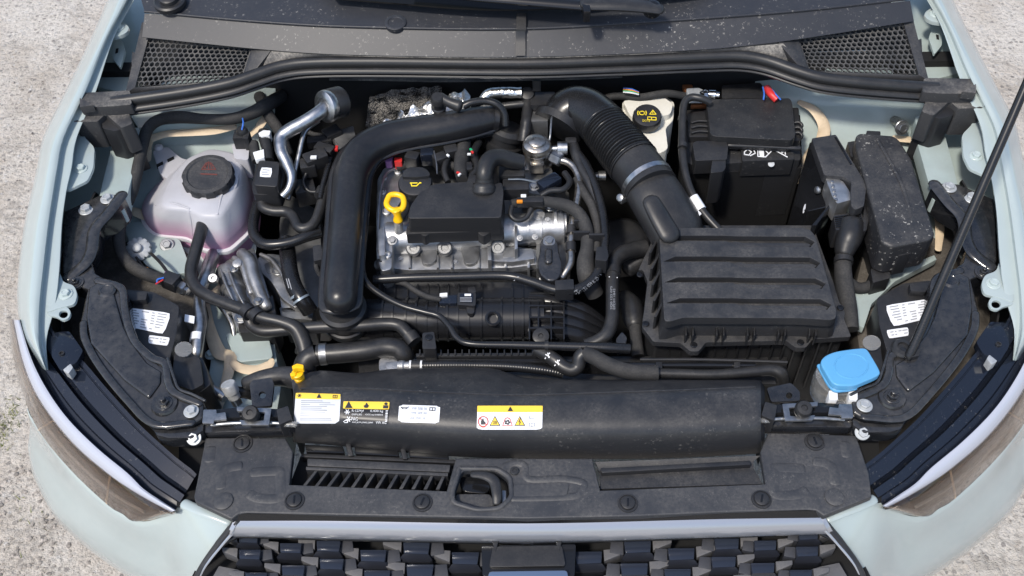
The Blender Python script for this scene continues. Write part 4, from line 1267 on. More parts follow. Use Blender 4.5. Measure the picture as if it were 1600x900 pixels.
strokes_on('warning_mark', CB, [[(cx_-11, cy_+2), (cx_+11, cy_+2), (cx_+4, cy_-8)], [(cx_-11, cy_+2), (cx_-4, cy_-8)], [(cx_-5, cy_), (cx_-2, cy_-9)], [(cx_, cy_+1), (cx_, cy_-10)], [(cx_+5, cy_), (cx_+2, cy_-9)], [(cx_-7, cy_-1), (cx_-3, cy_-4)]], 1.5, M['inkr2'], cp_, .0008)
strokes_on('warning_print', CB, [[(cx_-12, cy_+9), (cx_+13, cy_+10)]], 2, M['inkr2'], cp_, .0008)
boxw('sensor_plug', (377, 219, .012), (.024, .026, .035), M['plastic'], cr_, bev=.003)
boxw('sensor_plug', (388, 222, .012), (.012, .022, .04), M['plastic'], cr_, bev=.003)
slab('sensor_seat', rpx([(362, 225), (390, 228), (388, 250), (366, 248)], 4), -.0, -.05, M['tank'], cr_, bev=.005)
lathe('plug_top', (379, 207, .03), (0, 0, 1), [(9, -4), (9, 4), (7, 8), (1, 8)], M['plastic'], cr_, n=14)
tube('wire', [(378, 203, .04), (380, 192, .05), (379, 185, .045)], 1.3, M['bluew'], cr_, n=6)
slab('bracket_arm', rpx([(238, 236), (262, 229), (283, 247), (296, 250), (262, 280), (250, 272)], 4), -.035, -.06, M['tank'], cr_, bev=.003)
for x, y in ((249, 256), (266, 248)):
    slab('bracket_slot', [(x-5, y+1), (x+5, y-4), (x+6, y), (x-4, y+5)], -.0335, -.04, M['dark'], cr_, bev=0)
lathe('bracket_knob', (248, 231, -.034), (0, 0, 1), [(7, -2), (7, 2), (4, 5), (1, 5)], M['tank'], cr_, n=14)
lathe('outlet', (318, 343, -.045), (-.1, -.9, .35), [(9, -8), (9, 6), (6, 8), (6, 12)], M['tank'], cr_, n=16)

# coolant hose from the reservoir to the radiator
h1 = thing('coolant_hose', 'black rubber hose curving from the coolant reservoir down to the radiator elbow', 'hose', (340, 470, -.1))
tube('hose', [(318, 343, -.036), (313, 366, -.035), (304, 398, -.04), (298, 425, -.045), (305, 448, -.045), (326, 463, -.042), (355, 475, -.04), (385, 486, -.04), (410, 496, -.04), (440, 503, -.042), (462, 513, -.05), (473, 532, -.06), (478, 552, -.07)], [9.5]*10+[12, 13, 13], M['hose'], h1, n=16)
for p, r in (((319, 346, -.034), 11.5), ((388, 487, -.04), 13), ((402, 493, -.04), 13)):
    a = V(*p); d = Vector((.5, -.5, 0)) if p[0] > 350 else Vector((-.1, -1, .1))
    tube('clamp', [a-d.normalized()*.007, a+d.normalized()*.007], r, M['plastic'], h1, n=16)
decal('print_mark', bvh_of(h1.children[0]), ((308, 355), (314, 356), (311, 372), (305, 371)), M['inkg'], h1, nx=2, ny=2, off=.001)
tube('hose_tail', [(388, 492, -.055), (394, 508, -.065), (412, 517, -.065), (450, 515, -.062), (500, 511, -.06), (560, 509, -.058), (600, 506, -.058), (622, 508, -.058), (634, 518, -.06), (645, 532, -.066)], 10, M['hose'], h1, n=14)
hb1 = bvh_of(h1.children[-1])
for x in (521, 540):
    strokes_on('white_mark', hb1, [[(x, 503), (x-2, 510)], [(x-3, 503), (x+3, 503)]], 1.6, M['inkw'], h1, .001)
strokes_on('white_mark', hb1, [[(633, 513), (640, 520)], [(632, 521), (641, 513)]], 1.8, M['inkw'], h1, .001)
tube('clamp', [(639, 523, -.062), (648, 535, -.066)], 12.5, M['plastic'], h1, n=16)
# thick radiator hose
h2 = thing('radiator_hose', 'thick black radiator hose with a pale metal band behind the duct', 'hose', (560, 552, -.12))
tube('hose', [(496, 554, -.07), (530, 552, -.068), (570, 548, -.066), (600, 543, -.066), (620, 545, -.068), (630, 554, -.076), (633, 562, -.09)], 16, M['hose'], h2, n=18)
tube('band', [(500, 554, -.07), (511, 553, -.07)], 17.5, M['steel'], h2, n=20)
tube('elbow', [(494, 555, -.07), (482, 560, -.072), (476, 574, -.085), (478, 590, -.11)], [17, 17, 18, 18], M['plastic'], h2, n=16)
tube('elbow_collar', [(470, 540, -.07), (480, 546, -.072)], 15, M['rubber'], h2, n=16)
# upper left loop hoses
h3 = thing('vacuum_hose', 'ribbed black hose with an S bend left of the big charge pipe', 'hose', (455, 345, -.1))
tube('hose', [(409, 312, -.03), (412, 324, -.034), (428, 330, -.036), (448, 331, -.036), (459, 340, -.036), (466, 354, -.036), (477, 357, -.036), (491, 349, -.034), (500, 328, -.03), (507, 300, -.026), (513, 280, -.024)], 8.5, M['hose'], h3, n=14)
tube('coupling', [(501, 308, -.028), (506, 296, -.026)], 11, M['plastic'], h3, n=14)
h4 = thing('vent_hose', 'smooth black hose looping under the valve box beside the reservoir', 'hose', (430, 380, -.1))
tube('hose', [(403, 318, -.05), (396, 345, -.052), (397, 366, -.052), (410, 380, -.05), (430, 382, -.048), (455, 378, -.046), (478, 370, -.044), (500, 364, -.05)], 8.5, M['pipeg'], h4, n=14)
h5 = thing('heater_hose', 'black hose with grey spring clip between engine mount and charge pipe', 'hose', (460, 440, -.15))
tube('hose', [(447, 376, -.075), (450, 400, -.075), (453, 425, -.072), (460, 448, -.072), (472, 468, -.078), (484, 486, -.10)], 13, M['pipeg'], h5, n=16)
for i, (t0, t1) in enumerate((((455, 474), (485, 458)), ((459, 480), (489, 465)))):
    pass
for dx, dy in ((-4, -5), (1, 2)):
    c = V(470+dx, 466+dy, -.077); ax = (V(484, 486, -.10)-V(460, 448, -.072)).normalized()
    tube('spring_clip', [c-ax*.002, c+ax*.002], 15, M['spring'], h5, n=20)
strokes_on('print_mark', bvh_of(h5.children[0]), [[(448, 436), (452, 450)], [(451, 436), (456, 452)]], 1.2, M['inkg'], h5, .001)

# purge valve box
pv = thing('purge_valve', 'small black valve box with white square label beside the reservoir', 'valve', (420, 290, -.08))
slab('base', rpx([(393, 292), (402, 252), (440, 252), (449, 264), (436, 304), (396, 304)], 5), -.005, -.04, M['plastic'], pv, bev=.003)
slab('body', rpx([(404, 250), (437, 253), (433, 292), (396, 289)], 5), .018, -.01, M['plastic'], pv, bev=.004, seg=3)
PB = bvh_of(pv.children[-1])
decal('label_sticker', PB, ((408, 262), (426, 263), (424, 278), (405, 277)), M['stick_w'], pv, nx=2, ny=2)
strokes_on('small_print', PB, [[(411, 266), (421, 267)], [(410, 270), (418, 270)], [(410, 274), (420, 274)]], 1.1, M['inkg'], pv, .002)
tube('neck', [(420, 252, .008), (418, 235, .012), (414, 218, .016), (412, 206, .018)], [9, 9, 10, 9], M['rubber'], pv, n=14, rip=(7, .12, 1))
slab('white_clip', rpx([(403, 208), (412, 203), (423, 204), (421, 211), (408, 213)], 2), .03, .01, M['white'], pv, bev=.001)
tube('side_port', [(402, 252, .004), (399, 240, .008), (396, 224, .01)], 8, M['tape'], pv, n=12)
slab('white_tag', rpx([(395, 238), (412, 233), (413, 246), (399, 250)], 1), .022, .012, M['white'], pv, bev=.0006)

# harness along the left apron
def harness(name, label, path, r, m='tape', **k):
    o = tube(name, path, r, M[m], None, n=12, rnd=.6, **k)
    tag(o, label, 'cable')
    return o
harness('wiring_harness', 'taped black wiring harness curving round the left apron beside the reservoir',
        [(440, 150, .01), (415, 165, .03), (390, 178, .03), (360, 186, .028), (320, 186, .026), (280, 183, .026), (250, 187, .024), (232, 200, .022), (224, 222, .018), (217, 255, .01), (207, 295, -.005), (193, 330, -.02), (186, 360, -.035), (188, 390, -.045), (205, 415, -.05), (232, 430, -.05), (258, 438, -.05)],
        [10, 11, 10, 9, 8.5, 10, 9, 9, 9, 9, 9.5, 10, 10, 9, 10, 10, 9])
harness('cable_tie_branch', 'short taped cable crossing the dark bulkhead behind the silver pipe', [(405, 150, .02), (420, 180, .01), (436, 205, 0), (450, 240, -.03)], 9)
hs = thing('horn_sensor', 'round ribbed grey sensor on the left gusset plate with two wires', 'sensor', (217, 390, -.09))
lathe('sensor_body', (217, 390, -.075), (.1, -.5, 1), [(19, -4), (19, 5), (14, 7), (8, 8), (7, 14), (5, 15), (1, 15)], M['zinc'], hs, n=48, lobe=(12, 2.5, -5, 6, .1))
tube('wire', [(213, 402, -.07), (226, 420, -.06), (246, 436, -.055)], 2, M['tape'], hs, n=8)
tube('wire', [(236, 396, -.07), (252, 412, -.06), (266, 432, -.055)], 2.6, M['rubber'], hs, n=8)
tube('wire', [(230, 418, -.055), (238, 430, -.052), (248, 440, -.05)], 1.1, M['orange'], hs, n=6)
tube('wire', [(258, 425, -.05), (266, 432, -.05)], 1.2, M['purple'], hs, n=6)
bolt(hs, 261, 383, -.083, 11, M['steel'], axis=(.1, -.4, 1))
ps = thing('pressure_sensor', 'black plug with silver hex nut on the aluminium pipe at left', 'sensor', (275, 440, -.09))
boxw('plug', (268, 440, -.045), (.032, .026, .026), M['plastic'], ps, rot=Matrix.Rotation(-.45, 3, 'Z'), bev=.003)
lathe('hex_nut', (284, 450, -.055), (.85, -.5, 0), [(9, -6), (11, -5), (11, 6), (9, 8), (6, 8), (6, 14)], M['pipealu'], ps, n=6, ang=20)
tube('wire', [(256, 434, -.03), (246, 437, -.03), (246, 444, -.035)], 1.3, M['bluew'], ps, n=6)
tube('wire', [(255, 437, -.03), (243, 444, -.03)], 1.2, M['red'], ps, n=6)
# refrigerant pipe low left
rp = thing('refrigerant_pipe', 'bright aluminium pipe running down between left headlamp and engine mount', 'pipe', (312, 480, -.2))
tube('pipe', [(338, 390, -.10), (328, 412, -.085), (322, 432, -.075), (314, 452, -.07), (312, 480, -.07), (314, 500, -.07), (310, 525, -.07), (307, 548, -.075), (306, 565, -.09)], [11, 11, 11, 9.5, 9.5, 10, 10, 10, 9], M['pipealu'], rp, n=16)
tube('band_tag', [(309, 523, -.07), (307, 534, -.071)], 11, M['stick_w'], rp, n=16)
slab('paper_tag', [(289, 491), (304, 494), (303, 505), (288, 502)], -.05, -.052, M['stick_w'], rp, bev=0)
lathe('pipe_boss', (334, 436, -.07), (0, -.4, 1), [(7, -4), (7, 6), (3, 6), (2, 3)], M['alu'], rp, n=12)
tube('rear_pipe', [(300, 590, -.12), (318, 602, -.10), (336, 612, -.09), (352, 622, -.09)], 8, M['pipealu'], rp, n=12)
ap = thing('service_cap', 'grey ribbed service port cap beside the left buffer bracket', 'cap', (364, 615, -.1))
lathe('cap', (362, 612, -.06), (-.25, .35, 1), [(10, -12), (10, -2), (12, -1), (12.5, 14), (11, 16), (1, 16)], M['zinc'], ap, n=24, lobe=(8, 1.2, 0, 15, .6))
tube('port', [(364, 618, -.075), (372, 632, -.09)], 8, M['pipealu'], ap, n=12)
tube('port_hose', [(368, 612, -.07), (384, 614, -.08), (400, 618, -.10)], 9, M['hose'], ap, n=12)
# filler funnel discs and lamp plugs
fd = thing('clear_disc_cap', 'small clear plastic disc on the black plug behind the left headlamp', 'cap', (288, 548, -.1))
lathe('disc', (287, 546, -.02), (.2, -.1, 1), [(13, -1), (13.5, 1), (5, 2), (1, 2)], M['frost'], fd, n=20)
slab('plug_body', rpx([(272, 552), (292, 546), (312, 560), (318, 600), (300, 610), (268, 598)], 4), -.032, -.12, M['plastic'], fd, bev=.005)
slab('plug_wing', rpx([(294, 562), (316, 558), (330, 600), (312, 614)], 3), -.045, -.12, M['plastic'], fd, bev=.003)
fd2 = thing('clear_disc_cap', 'small clear plastic disc behind the blue washer cap', 'cap', (1362, 540, -.1))
lathe('disc', (1362, 536, -.02), (-.2, -.1, 1), [(13, -1), (13.5, 1), (5, 2), (1, 2)], M['frost'], fd2, n=20)
slab('plug_body', rpx([(1352, 545), (1376, 540), (1382, 585), (1350, 580)], 4), -.035, -.12, M['plastic'], fd2, bev=.005)

# ------------------------------------------------------------------ engine mount castings
em = thing('engine_mount', 'bright cast aluminium engine mount between reservoir and charge pipe', 'engine mount', (400, 460, -.2))
lathe('mount_barrel', (364, 452, -.105), (.38, -.92, -.05), [(8, -44), (17, -42), (20, -36), (20, -24), (17.5, -22), (17.5, -4), (20.5, -2), (20.5, 6), (17.5, 8), (17.5, 28), (20, 30), (20, 40), (14, 44), (3, 44)], M['mount'], em, n=20, ang=30)
for k, dx in enumerate((-8, 5)):
    tube('mount_fin', [(352+dx, 420, -.082), (359+dx, 440, -.076), (370+dx, 464, -.077), (382+dx, 486, -.086)], [2, 2.4, 2.4, 2], M['mount'], em, n=8, rnd=.8)
tube('mount_rib', [(378, 396, -.078), (390, 408, -.074), (395, 430, -.076), (404, 454, -.082), (416, 480, -.09)], [9, 11, 10, 10, 9], M['mount'], em, n=14, rnd=.7)
tube('mount_rib', [(366, 404, -.08), (378, 412, -.076), (384, 432, -.078), (392, 458, -.084)], [5, 6, 5, 4], M['mount'], em, n=12, rnd=.7)
bolt(em, 404, 470, -.078, 8, M['steel'])
bolt(em, 366, 420, -.074, 7, M['steel'])
tube('small_line', [(336, 470, -.12), (350, 486, -.115), (362, 506, -.118), (366, 524, -.13)], 4, M['pipealu'], em, n=10)
slab('mount_base', rpx([(342, 430), (352, 408), (396, 386), (414, 440), (426, 482), (404, 512), (370, 514)], 5), -.104, -.18, M['mount'], em, bev=.006)
slab('bearing_block', rpx([(372, 508), (384, 480), (410, 476), (426, 460), (432, 500), (425, 518), (374, 520)], 3), -.10, -.17, M['plastic'], em, bev=.003)
bolt(em, 378, 496, -.09, 12, M['steel'])
lathe('lug', (371, 413, -.07), (0, -.2, 1), [(7, -4), (7, 4), (4, 5), (1, 5)], M['mount'], em, n=12)
lathe('lug', (331, 436, -.075), (0, -.2, 1), [(6, -4), (6, 4), (3, 4), (2.4, 1), (.3, 1)], M['mount'], em, n=12)
slab('gear_bracket', rpx([(402, 402), (418, 396), (440, 398), (447, 424), (458, 452), (474, 470), (462, 482), (440, 466), (424, 440), (406, 424)], 6), -.108, -.18, M['mount'], em, bev=.009, seg=3)
slab('bracket_pocket', rpx([(412, 412), (424, 408), (428, 424), (418, 428)], 4), -.1065, -.12, M['alud'], em, bev=.001)
slab('gear_foot', rpx([(436, 446), (470, 462), (486, 476), (484, 488), (440, 488)], 4), -.12, -.18, M['mount'], em, bev=.006)
tube('bracket_rib', [(408, 398, -.106), (424, 406, -.10), (440, 428, -.098), (452, 456, -.10)], 3.5, M['mount'], em, n=10, rnd=.8)
bolt(em, 436, 422, -.106, 11, M['steel'])
slab('gearbox_face', rpx([(446, 300), (500, 330), (505, 480), (470, 480), (440, 420), (436, 350)], 8), -.14, -.25, M['alud'], em, bev=.01)
slab('gearbox_step', rpx([(436, 480), (490, 482), (488, 500), (440, 496)], 3), -.12, -.2, M['alud'], em, bev=.004)

# ------------------------------------------------------------------ aluminium air-con line with knurled cap
al = thing('aircon_line', 'polished aluminium pipe with round knurled end near the bulkhead', 'pipe', (450, 240, -.1))
tube('pipe', [(510, 166, .06), (496, 178, .058), (474, 192, .052), (452, 204, .045), (439, 216, .038), (440, 236, .03), (449, 256, .02), (456, 276, .01), (452, 294, .0), (442, 306, -.01)], [11, 11, 11, 11, 10.5, 10, 9, 8, 7, 7], M['pipealu'], al, n=18)
lathe('end_ring', (511, 166, .06), (-.62, -.62, .3), [(8, -6), (24, -6), (26, 0), (25, 5), (20, 8), (14, 8), (13, 5), (9, 5)], M['pipealu'], al, n=32)
lathe('knurled_cap', (513, 164, .06), (.62, .62, -.3), [(24, 2), (25, 4), (25, 24), (21, 29), (2, 29)], M['plastic'], al, n=40, lobe=(20, .8, 1, 21, .2))
tube('thin_pipe', [(498, 188, .04), (482, 200, .03), (474, 212, .024), (468, 238, .01), (462, 265, -.005), (456, 290, -.02), (450, 312, -.03)], 4, M['pipealu'], al, n=10)

cb = thing('turbo_connectors', 'cluster of black plugs and ribbed cables left of the charge pipe bend', 'wiring', (490, 260, -.05))
for (x, y, h, sx, sy, sz, a) in ((494, 250, .0, .045, .03, .03, .5), (482, 262, -.01, .03, .03, .03, .2), (508, 236, -.005, .04, .022, .025, -.4), (500, 222, -.02, .05, .02, .02, .1), (478, 300, -.05, .04, .04, .04, .3), (520, 212, -.02, .035, .03, .03, .6)):
    boxw('plug', (x, y, h), (sx, sy, sz), M['plastic'], cb, rot=Matrix.Rotation(a, 3, 'Z'), bev=.004)
tube('ribbed_cable', [(512, 225, -.01), (516, 245, -.01), (510, 270, -.012), (504, 292, -.016), (500, 312, -.02)], 5, M['pipeg'], cb, n=10, sub=24, rip=(26, .12, 1))
tube('cable', [(480, 268, -.01), (474, 284, -.02), (482, 298, -.03), (496, 300, -.03)], 3, M['rubber'], cb, n=8)
tube('cable', [(470, 200, -.02), (490, 210, -.02), (515, 214, -.02), (530, 230, -.02)], 4, M['tape'], cb, n=8)
boxw('white_lock', (490, 246, .018), (.012, .008, .004), M['white'], cb, bev=.001)
slab('bracket_face', rpx([(520, 206), (552, 196), (556, 216), (526, 236)], 3), -.015, -.06, M['alud'], cb, bev=.003)
boxw('red_lock', (526, 232, .0), (.006, .012, .006), M['red'], cb, bev=.001)

# ------------------------------------------------------------------ big charge pipe
cp = thing('charge_pipe', 'big matt black charge air pipe bending across the left of the engine', 'pipe', (540, 400, -.1))
CPATH = [(772, 183, .035), (735, 192, .035), (690, 201, .034), (640, 209, .033), (600, 219, .032), (568, 238, .030), (550, 268, .028), (544, 310, .026), (540, 360, .023), (536, 410, .02), (533, 445, .016), (532, 470, .012)]
tube('pipe', CPATH, [20, 24, 25, 26, 27, 28, 28, 27, 27, 27, 27, 26], M['charge'], cp, n=28, flat=(1, 1), rnd=.8)
tube('seam_flange', [(x, y+(4 if i < 5 else 0), h-.012) for i, (x, y, h) in enumerate(CPATH)]+[(532, 478, .0)], [25, 29, 31, 32, 33.5, 35, 35, 34, 34, 34.5, 35, 35, 34], M['charge'], cp, n=28, flat=(1, .22), rnd=.5)
lathe('lower_collar', (535, 478, -.03), (.0, -.1, 1), [(30, -60), (36, -52), (36, -40), (33, -38), (33, -14), (37, -12), (37, -4), (32, 0), (5, 0)], M['rubber'], cp, n=36)
lathe('wire_clip', (541, 500, -.10), (.0, -.1, 1), [(34, -2), (37, -2), (38, 0), (37, 2), (34, 2)], M['steel'], cp, n=36)
lathe('end_collar', (793, 205, -.0), (.3, .3, 1), [(24, -36), (30, -34), (30, -20), (26, -18), (26, -8), (30, -6), (30, 2), (24, 8), (3, 9)], M['rubber'], cp, n=32)
lathe('end_dome', (770, 183, .035), (.9, .25, -.3), [(22, -4), (24, 3), (20, 11), (10, 15), (2, 16)], M['charge'], cp, n=28)
for x, y in ((505, 388), (505, 400), (566, 400), (512, 420)):
    pass
slab('sensor', rpx([(489, 384), (502, 382), (505, 405), (490, 408)], 2), -.02, -.06, M['plastic'], cp, bev=.002)
tube('sensor_cable', [(496, 404, -.03), (494, 416, -.035), (500, 430, -.05)], 4, M['tape'], cp, n=8)

# thin gloss pipe that follows the charge pipe
tp1 = thing('breather_pipe', 'thin gloss black pipe following the charge pipe and crossing the intake manifold', 'pipe', (600, 460, -.1))
tube('pipe', [(772, 207, .012), (720, 218, .008), (660, 229, .006), (620, 238, .006), (595, 250, .006), (580, 270, .004), (575, 300, .0), (571, 350, -.002), (567, 395, -.004), (566, 422, -.006), (574, 443, -.01), (598, 462, -.016), (630, 478, -.02), (662, 487, -.022), (686, 494, -.024), (702, 510, -.026), (714, 528, -.03), (736, 537, -.03), (800, 539, -.03), (880, 541, -.03), (950, 543, -.03), (984, 545, -.034)],
     [5]*18+[6, 7, 8, 8], M['pipeg'], tp1, n=12)
tb = bvh_of(tp1.children[0])
lettering(tb, ((566.5, 376), (566.5, 305), (570, 305), (570, 376)), '5Q0 131 111 D PA12 >2134<', M['inkg'], tp1, .0008)
for p, q in (((851, 540, -.03), (857, 540, -.03)),):
    tube('pipe_ring', [p, q], 8.5, M['rubber'], tp1, n=12)
slab('retainer', rpx([(660, 520), (678, 518), (682, 545), (660, 545)], 3), -.028, -.06, M['plastic'], tp1, bev=.003)
screw(tp1, 670, 527, -.027, 6, M['gloss'], name='retainer_button')

# second pipe looping round the right end of the head
fp = thing('coolant_vent_pipe', 'black plastic pipe with clips running along the cylinder head and up its right end', 'pipe', (760, 432, -.1))
tube('pipe', [(584, 437, -.05), (640, 434, -.045), (720, 432, -.043), (790, 431, -.042), (830, 440, -.04), (865, 452, -.038), (895, 454, -.034), (922, 440, -.03), (937, 418, -.024), (944, 392, -.018), (945, 362, -.012), (940, 325, -.004), (930, 290, .004), (916, 258, .01), (900, 236, .014)], [7.5]*9+[7]*6, M['pipeg'], fp, n=14)
fb = bvh_of(fp.children[0])
for x in (789, 803):
    strokes_on('white_ring', fb, [[(x, 424), (x, 438)]], 1.6, M['inkg'], fp, .0008)
lettering(fb, ((899, 459), (938, 428), (942, 431), (903, 463)), '04C 121 059 K ID 13', M['inkg'], fp, .0008)
slab('clip_block', rpx([(867, 438), (896, 436), (897, 452), (868, 453)], 2), -.02, -.05, M['plastic'], fp, bev=.002)
slab('clip_block', rpx([(932, 386), (948, 384), (951, 400), (948, 408), (930, 406)], 2), .004, -.03, M['plastic'], fp, bev=.002)

# ------------------------------------------------------------------ cylinder head
ch = thing('cylinder_head', 'cast aluminium cylinder head under the black engine cover', 'cylinder head', (730, 380, -.2))
slab('block', [(588, 424), (588, 300), (640, 250), (800, 235), (890, 300), (892, 424)], -.09, -.3, M['alud'], ch, bev=.006)
slab('side_cover', rpx([(588, 395), (590, 280), (600, 262), (632, 258), (636, 300), (616, 330), (612, 420), (596, 424)], 5), -.04, -.12, M['alu'], ch, bev=.006, seg=3)
slab('side_ridge', rpx([(590, 360), (600, 352), (602, 398), (592, 400)], 3), -.025, -.08, M['alu'], ch, bev=.004)
tube('cam_carrier', [(604, 372, -.06), (640, 372, -.06), (800, 360, -.06), (880, 356, -.06)], 26, M['alu'], ch, n=20)
for i, x in enumerate((646, 695, 778)):
    lathe('spark_tube', (x, 388-i*.5, -.055), (0, -.55, 1), [(12, -12), (12, 2), (10, 4), (6, 4), (5, 1), (.5, 1)], M['alud'], ch, n=18)
slab('valley', rpx([(600, 398), (650, 392), (800, 384), (850, 392), (848, 412), (800, 418), (640, 422), (602, 418)], 4), -.072, -.12, M['alu'], ch, bev=.006, seg=2)
for x in (668, 734):
    slab('port_recess', rpx([(x-14, 386), (x+16, 386), (x+14, 406), (x+4, 413), (x-8, 412)], 5), -.064, -.09, M['alud'], ch, bev=.006, seg=3)
slab('step', rpx([(766, 392), (832, 388), (836, 404), (800, 409), (768, 408)], 3), -.058, -.09, M['alu'], ch, bev=.003)
slab('print_plate', rpx([(786, 387), (812, 386), (812, 400), (786, 401)], 1), -.0565, -.06, M['alud'], ch, bev=.0005)
slab('fin', [(804, 352), (808, 352), (809, 388), (804, 390)], -.03, -.08, M['alu'], ch, bev=.001)
slab('fin', [(762, 384), (767, 384), (768, 406), (762, 406)], -.045, -.09, M['alu'], ch, bev=.001)
for x in (800, 826, 846):
    lathe('cam_ring', (x, 358, -.06), (1, 0, .02), [(24, -1.6), (27.5, -1.4), (27.5, 1.4), (24, 1.6)], M['alu'], ch, n=28)
for (x, y) in ((812, 372), (836, 370), (856, 344), (816, 344)):
    bolt(ch, x, y, -.03, 5, M['steel'], axis=(0, -.5, 1))
for k, x in enumerate((868, 876, 883)):
    lathe('end_flange', (x, 352, -.058), (1, 0, .02), [(26-k*3, -3), (27-k*3, -2), (27-k*3, 2), (25-k*3, 3), (3, 3)], M['alu'], ch, n=28)
lathe('boss', (842, 337, -.03), (0, -.3, 1), [(11, -20), (11, 2), (9, 4), (3, 4)], M['alu'], ch, n=18)
bolt(ch, 859, 325, -.02, 7, M['steel']); bolt(ch, 834, 292, .0, 8, M['steel'], axis=(0, -.3, 1))
bolt(ch, 613, 376, -.036, 8, M['steel'], axis=(0, -.4, 1)); bolt(ch, 862, 440, -.06, 8, M['steel'], axis=(0, -.6, 1)); bolt(ch, 848, 437, -.062, 6, M['steel'], axis=(0, -.6, 1))
slab('gasket', [(588, 420), (850, 416), (850, 424), (588, 428)], -.085, -.1, M['dark'], ch, bev=0)
slab('end_plate', rpx([(838, 360), (884, 352), (890, 400), (884, 424), (838, 420)], 4), -.07, -.12, M['alud'], ch, bev=.004)
lathe('rubber_plug', (594, 414, -.05), (0, -.6, 1), [(9, -4), (10, 0), (9, 5), (5, 8), (1, 8)], M['rubber'], ch, n=18)
for (x, y) in ((626, 405), (712, 410), (818, 404)):
    bolt(ch, x, y, -.072, 5, M['steel'], axis=(0, -.3, 1))
for x in (640, 684, 706, 748, 790, 826):
    slab('casting_rib', [(x-1.5, 398), (x+1.5, 398), (x+2, 418), (x-2, 418)], -.066, -.1, M['alu'], ch, bev=.001)
for (x, y, r) in ((598, 300, 6), (604, 330, 7), (600, 278, 5), (622, 268, 6), (606, 398, 6)):
    lathe('boss', (x, y, -.036), (0, -.3, 1), [(r, -8), (r, 2), (r*.7, 3), (r*.5, 1), (.4, 1)], M['alu'], ch, n=14)
tube('chain_cover_edge', [(592, 390, -.034), (591, 340, -.032), (596, 290, -.03), (606, 268, -.03), (632, 260, -.03)], 3, M['alu'], ch, n=8)
lb2 = thing('lifting_bracket', 'black teardrop bracket bolted to the right front of the cylinder head', 'bracket', (860, 405, -.1))
slab('plate', rpx([(844, 376), (850, 369), (866, 369), (872, 378), (874, 396), (879, 412), (876, 430), (868, 438), (856, 438), (844, 428), (839, 412), (843, 394)], 4), -.03, -.045, M['blackpaint'], lb2, bev=.004, seg=3)
bolt(lb2, 858, 377, -.03, 10, M['steel'], axis=(0, -.2, 1))
tube('pressed_rib', [(857, 392, -.027), (857, 408, -.027)], 6, M['blackpaint'], lb2, n=10, flat=(1, .5), rnd=.8)

# engine cover, oil cap, dipstick
ec = thing('engine_cover', 'matt black plastic engine cover in the middle of the bay', 'engine cover', (715, 320, -.03))
slab('cover', rpx([(637, 341), (641, 322), (652, 306), (664, 291), (684, 287), (738, 283), (741, 290), (772, 288), (784, 284), (787, 300), (783, 340)], 5), .032, -.012, M['plastic'], ec, bev=.006, seg=3, flare=.02)
for x in (665, 757):
    slab('lug', rpx([(x-13, 352), (x+11, 352), (x+10, 362), (x-1, 370), (x-11, 364)], 4), -.006, -.03, M['plastic'], ec, bev=.004)
slab('skirt', rpx([(636, 352), (786, 348), (788, 360), (634, 366)], 4), -.004, -.03, M['plastic'], ec, bev=.003)
oc = thing('oil_filler_cap', 'round black oil filler cap with grip bar and yellow oil can symbol', 'cap', (650, 290, .0))
oa = (0, -.15, 1)
lathe('cap', (650, 294, .015), oa, [(25, -6), (26.5, 0), (26.5, 13), (25, 16), (22, 17), (10, 17.3), (1, 17.3)], M['plastic'], oc, n=48)
OCb = bvh_of(oc.children[0])
slab('grip', rpx([(627, 276), (632, 265), (640, 261), (660, 261), (669, 266), (673, 274), (650, 277)], 4), .043, .03, M['plastic'], oc, bev=.003)
strokes_on('oil_mark', OCb, [[(642, 286), (643.5, 291), (651, 291), (656, 286)], [(641, 286.5), (652, 286.5)], [(656, 286), (658, 286.5)]], 1.6, M['inky'], oc.children[0], .0012)
ds = thing('oil_dipstick', 'bright yellow oil dipstick handle in front of the oil filler cap', 'dipstick', (622, 345, -.03))
rg = [(606, 311, .035), (610, 305, .037), (620, 304, .037), (629, 308, .036), (631, 318, .034), (628, 326, .031), (619, 329, .03), (609, 326, .032), (604, 319, .034)]
RP = [V(*p) for p in rg]
bm = bmesh.new()
cc = closed(RP, 4); n = len(cc); rr = 4.6*SC(615, 315, .03)
rings = []
for i in range(n):
    t = (cc[(i+1) % n]-cc[i-1]).normalized()
    nn = (CAM-cc[i]).normalized(); side = t.cross(nn).normalized(); nn = side.cross(t)
    rings.append([bm.verts.new(cc[i]+side*rr*math.cos(2*math.pi*k/10)+nn*rr*.8*math.sin(2*math.pi*k/10)) for k in range(10)])
for i in range(n):
    a, b = rings[i], rings[(i+1) % n]
    for k in range(10):
        bm.faces.new((a[k], a[(k+1) % 10], b[(k+1) % 10], b[k]))
finish(bm, 'ring_handle', M['yellow'], ds, 60)
tube('stem', [(619, 328, .03), (621, 336, .02), (622, 344, .008)], [9, 6, 8], M['yellow'], ds, n=14, rnd=.4)
tube('guide_tube', [(622, 345, .006), (623, 356, -.02), (624, 375, -.06)], 7, M['alu'], ds, n=12)

# crankcase vent elbow
ve = thing('vent_elbow', 'grey-black rubber elbow hose on the back of the engine cover', 'hose', (770, 270, -.0))
tube('hose', [(757, 286, .034), (757, 272, .05), (760, 258, .056), (768, 248, .056), (782, 246, .05), (798, 250, .04), (815, 254, .03)], [13, 13, 13.5, 14, 13.5, 13, 12], M['rubber'], ve, n=18)
tube('collar', [(757, 286, .034), (757, 278, .043)], [15, 14], M['rubber'], ve, n=20)
tube('foot', [(756, 300, .026), (756, 291, .034)], [19, 18], M['plastic'], ve, n=20, rnd=.4)

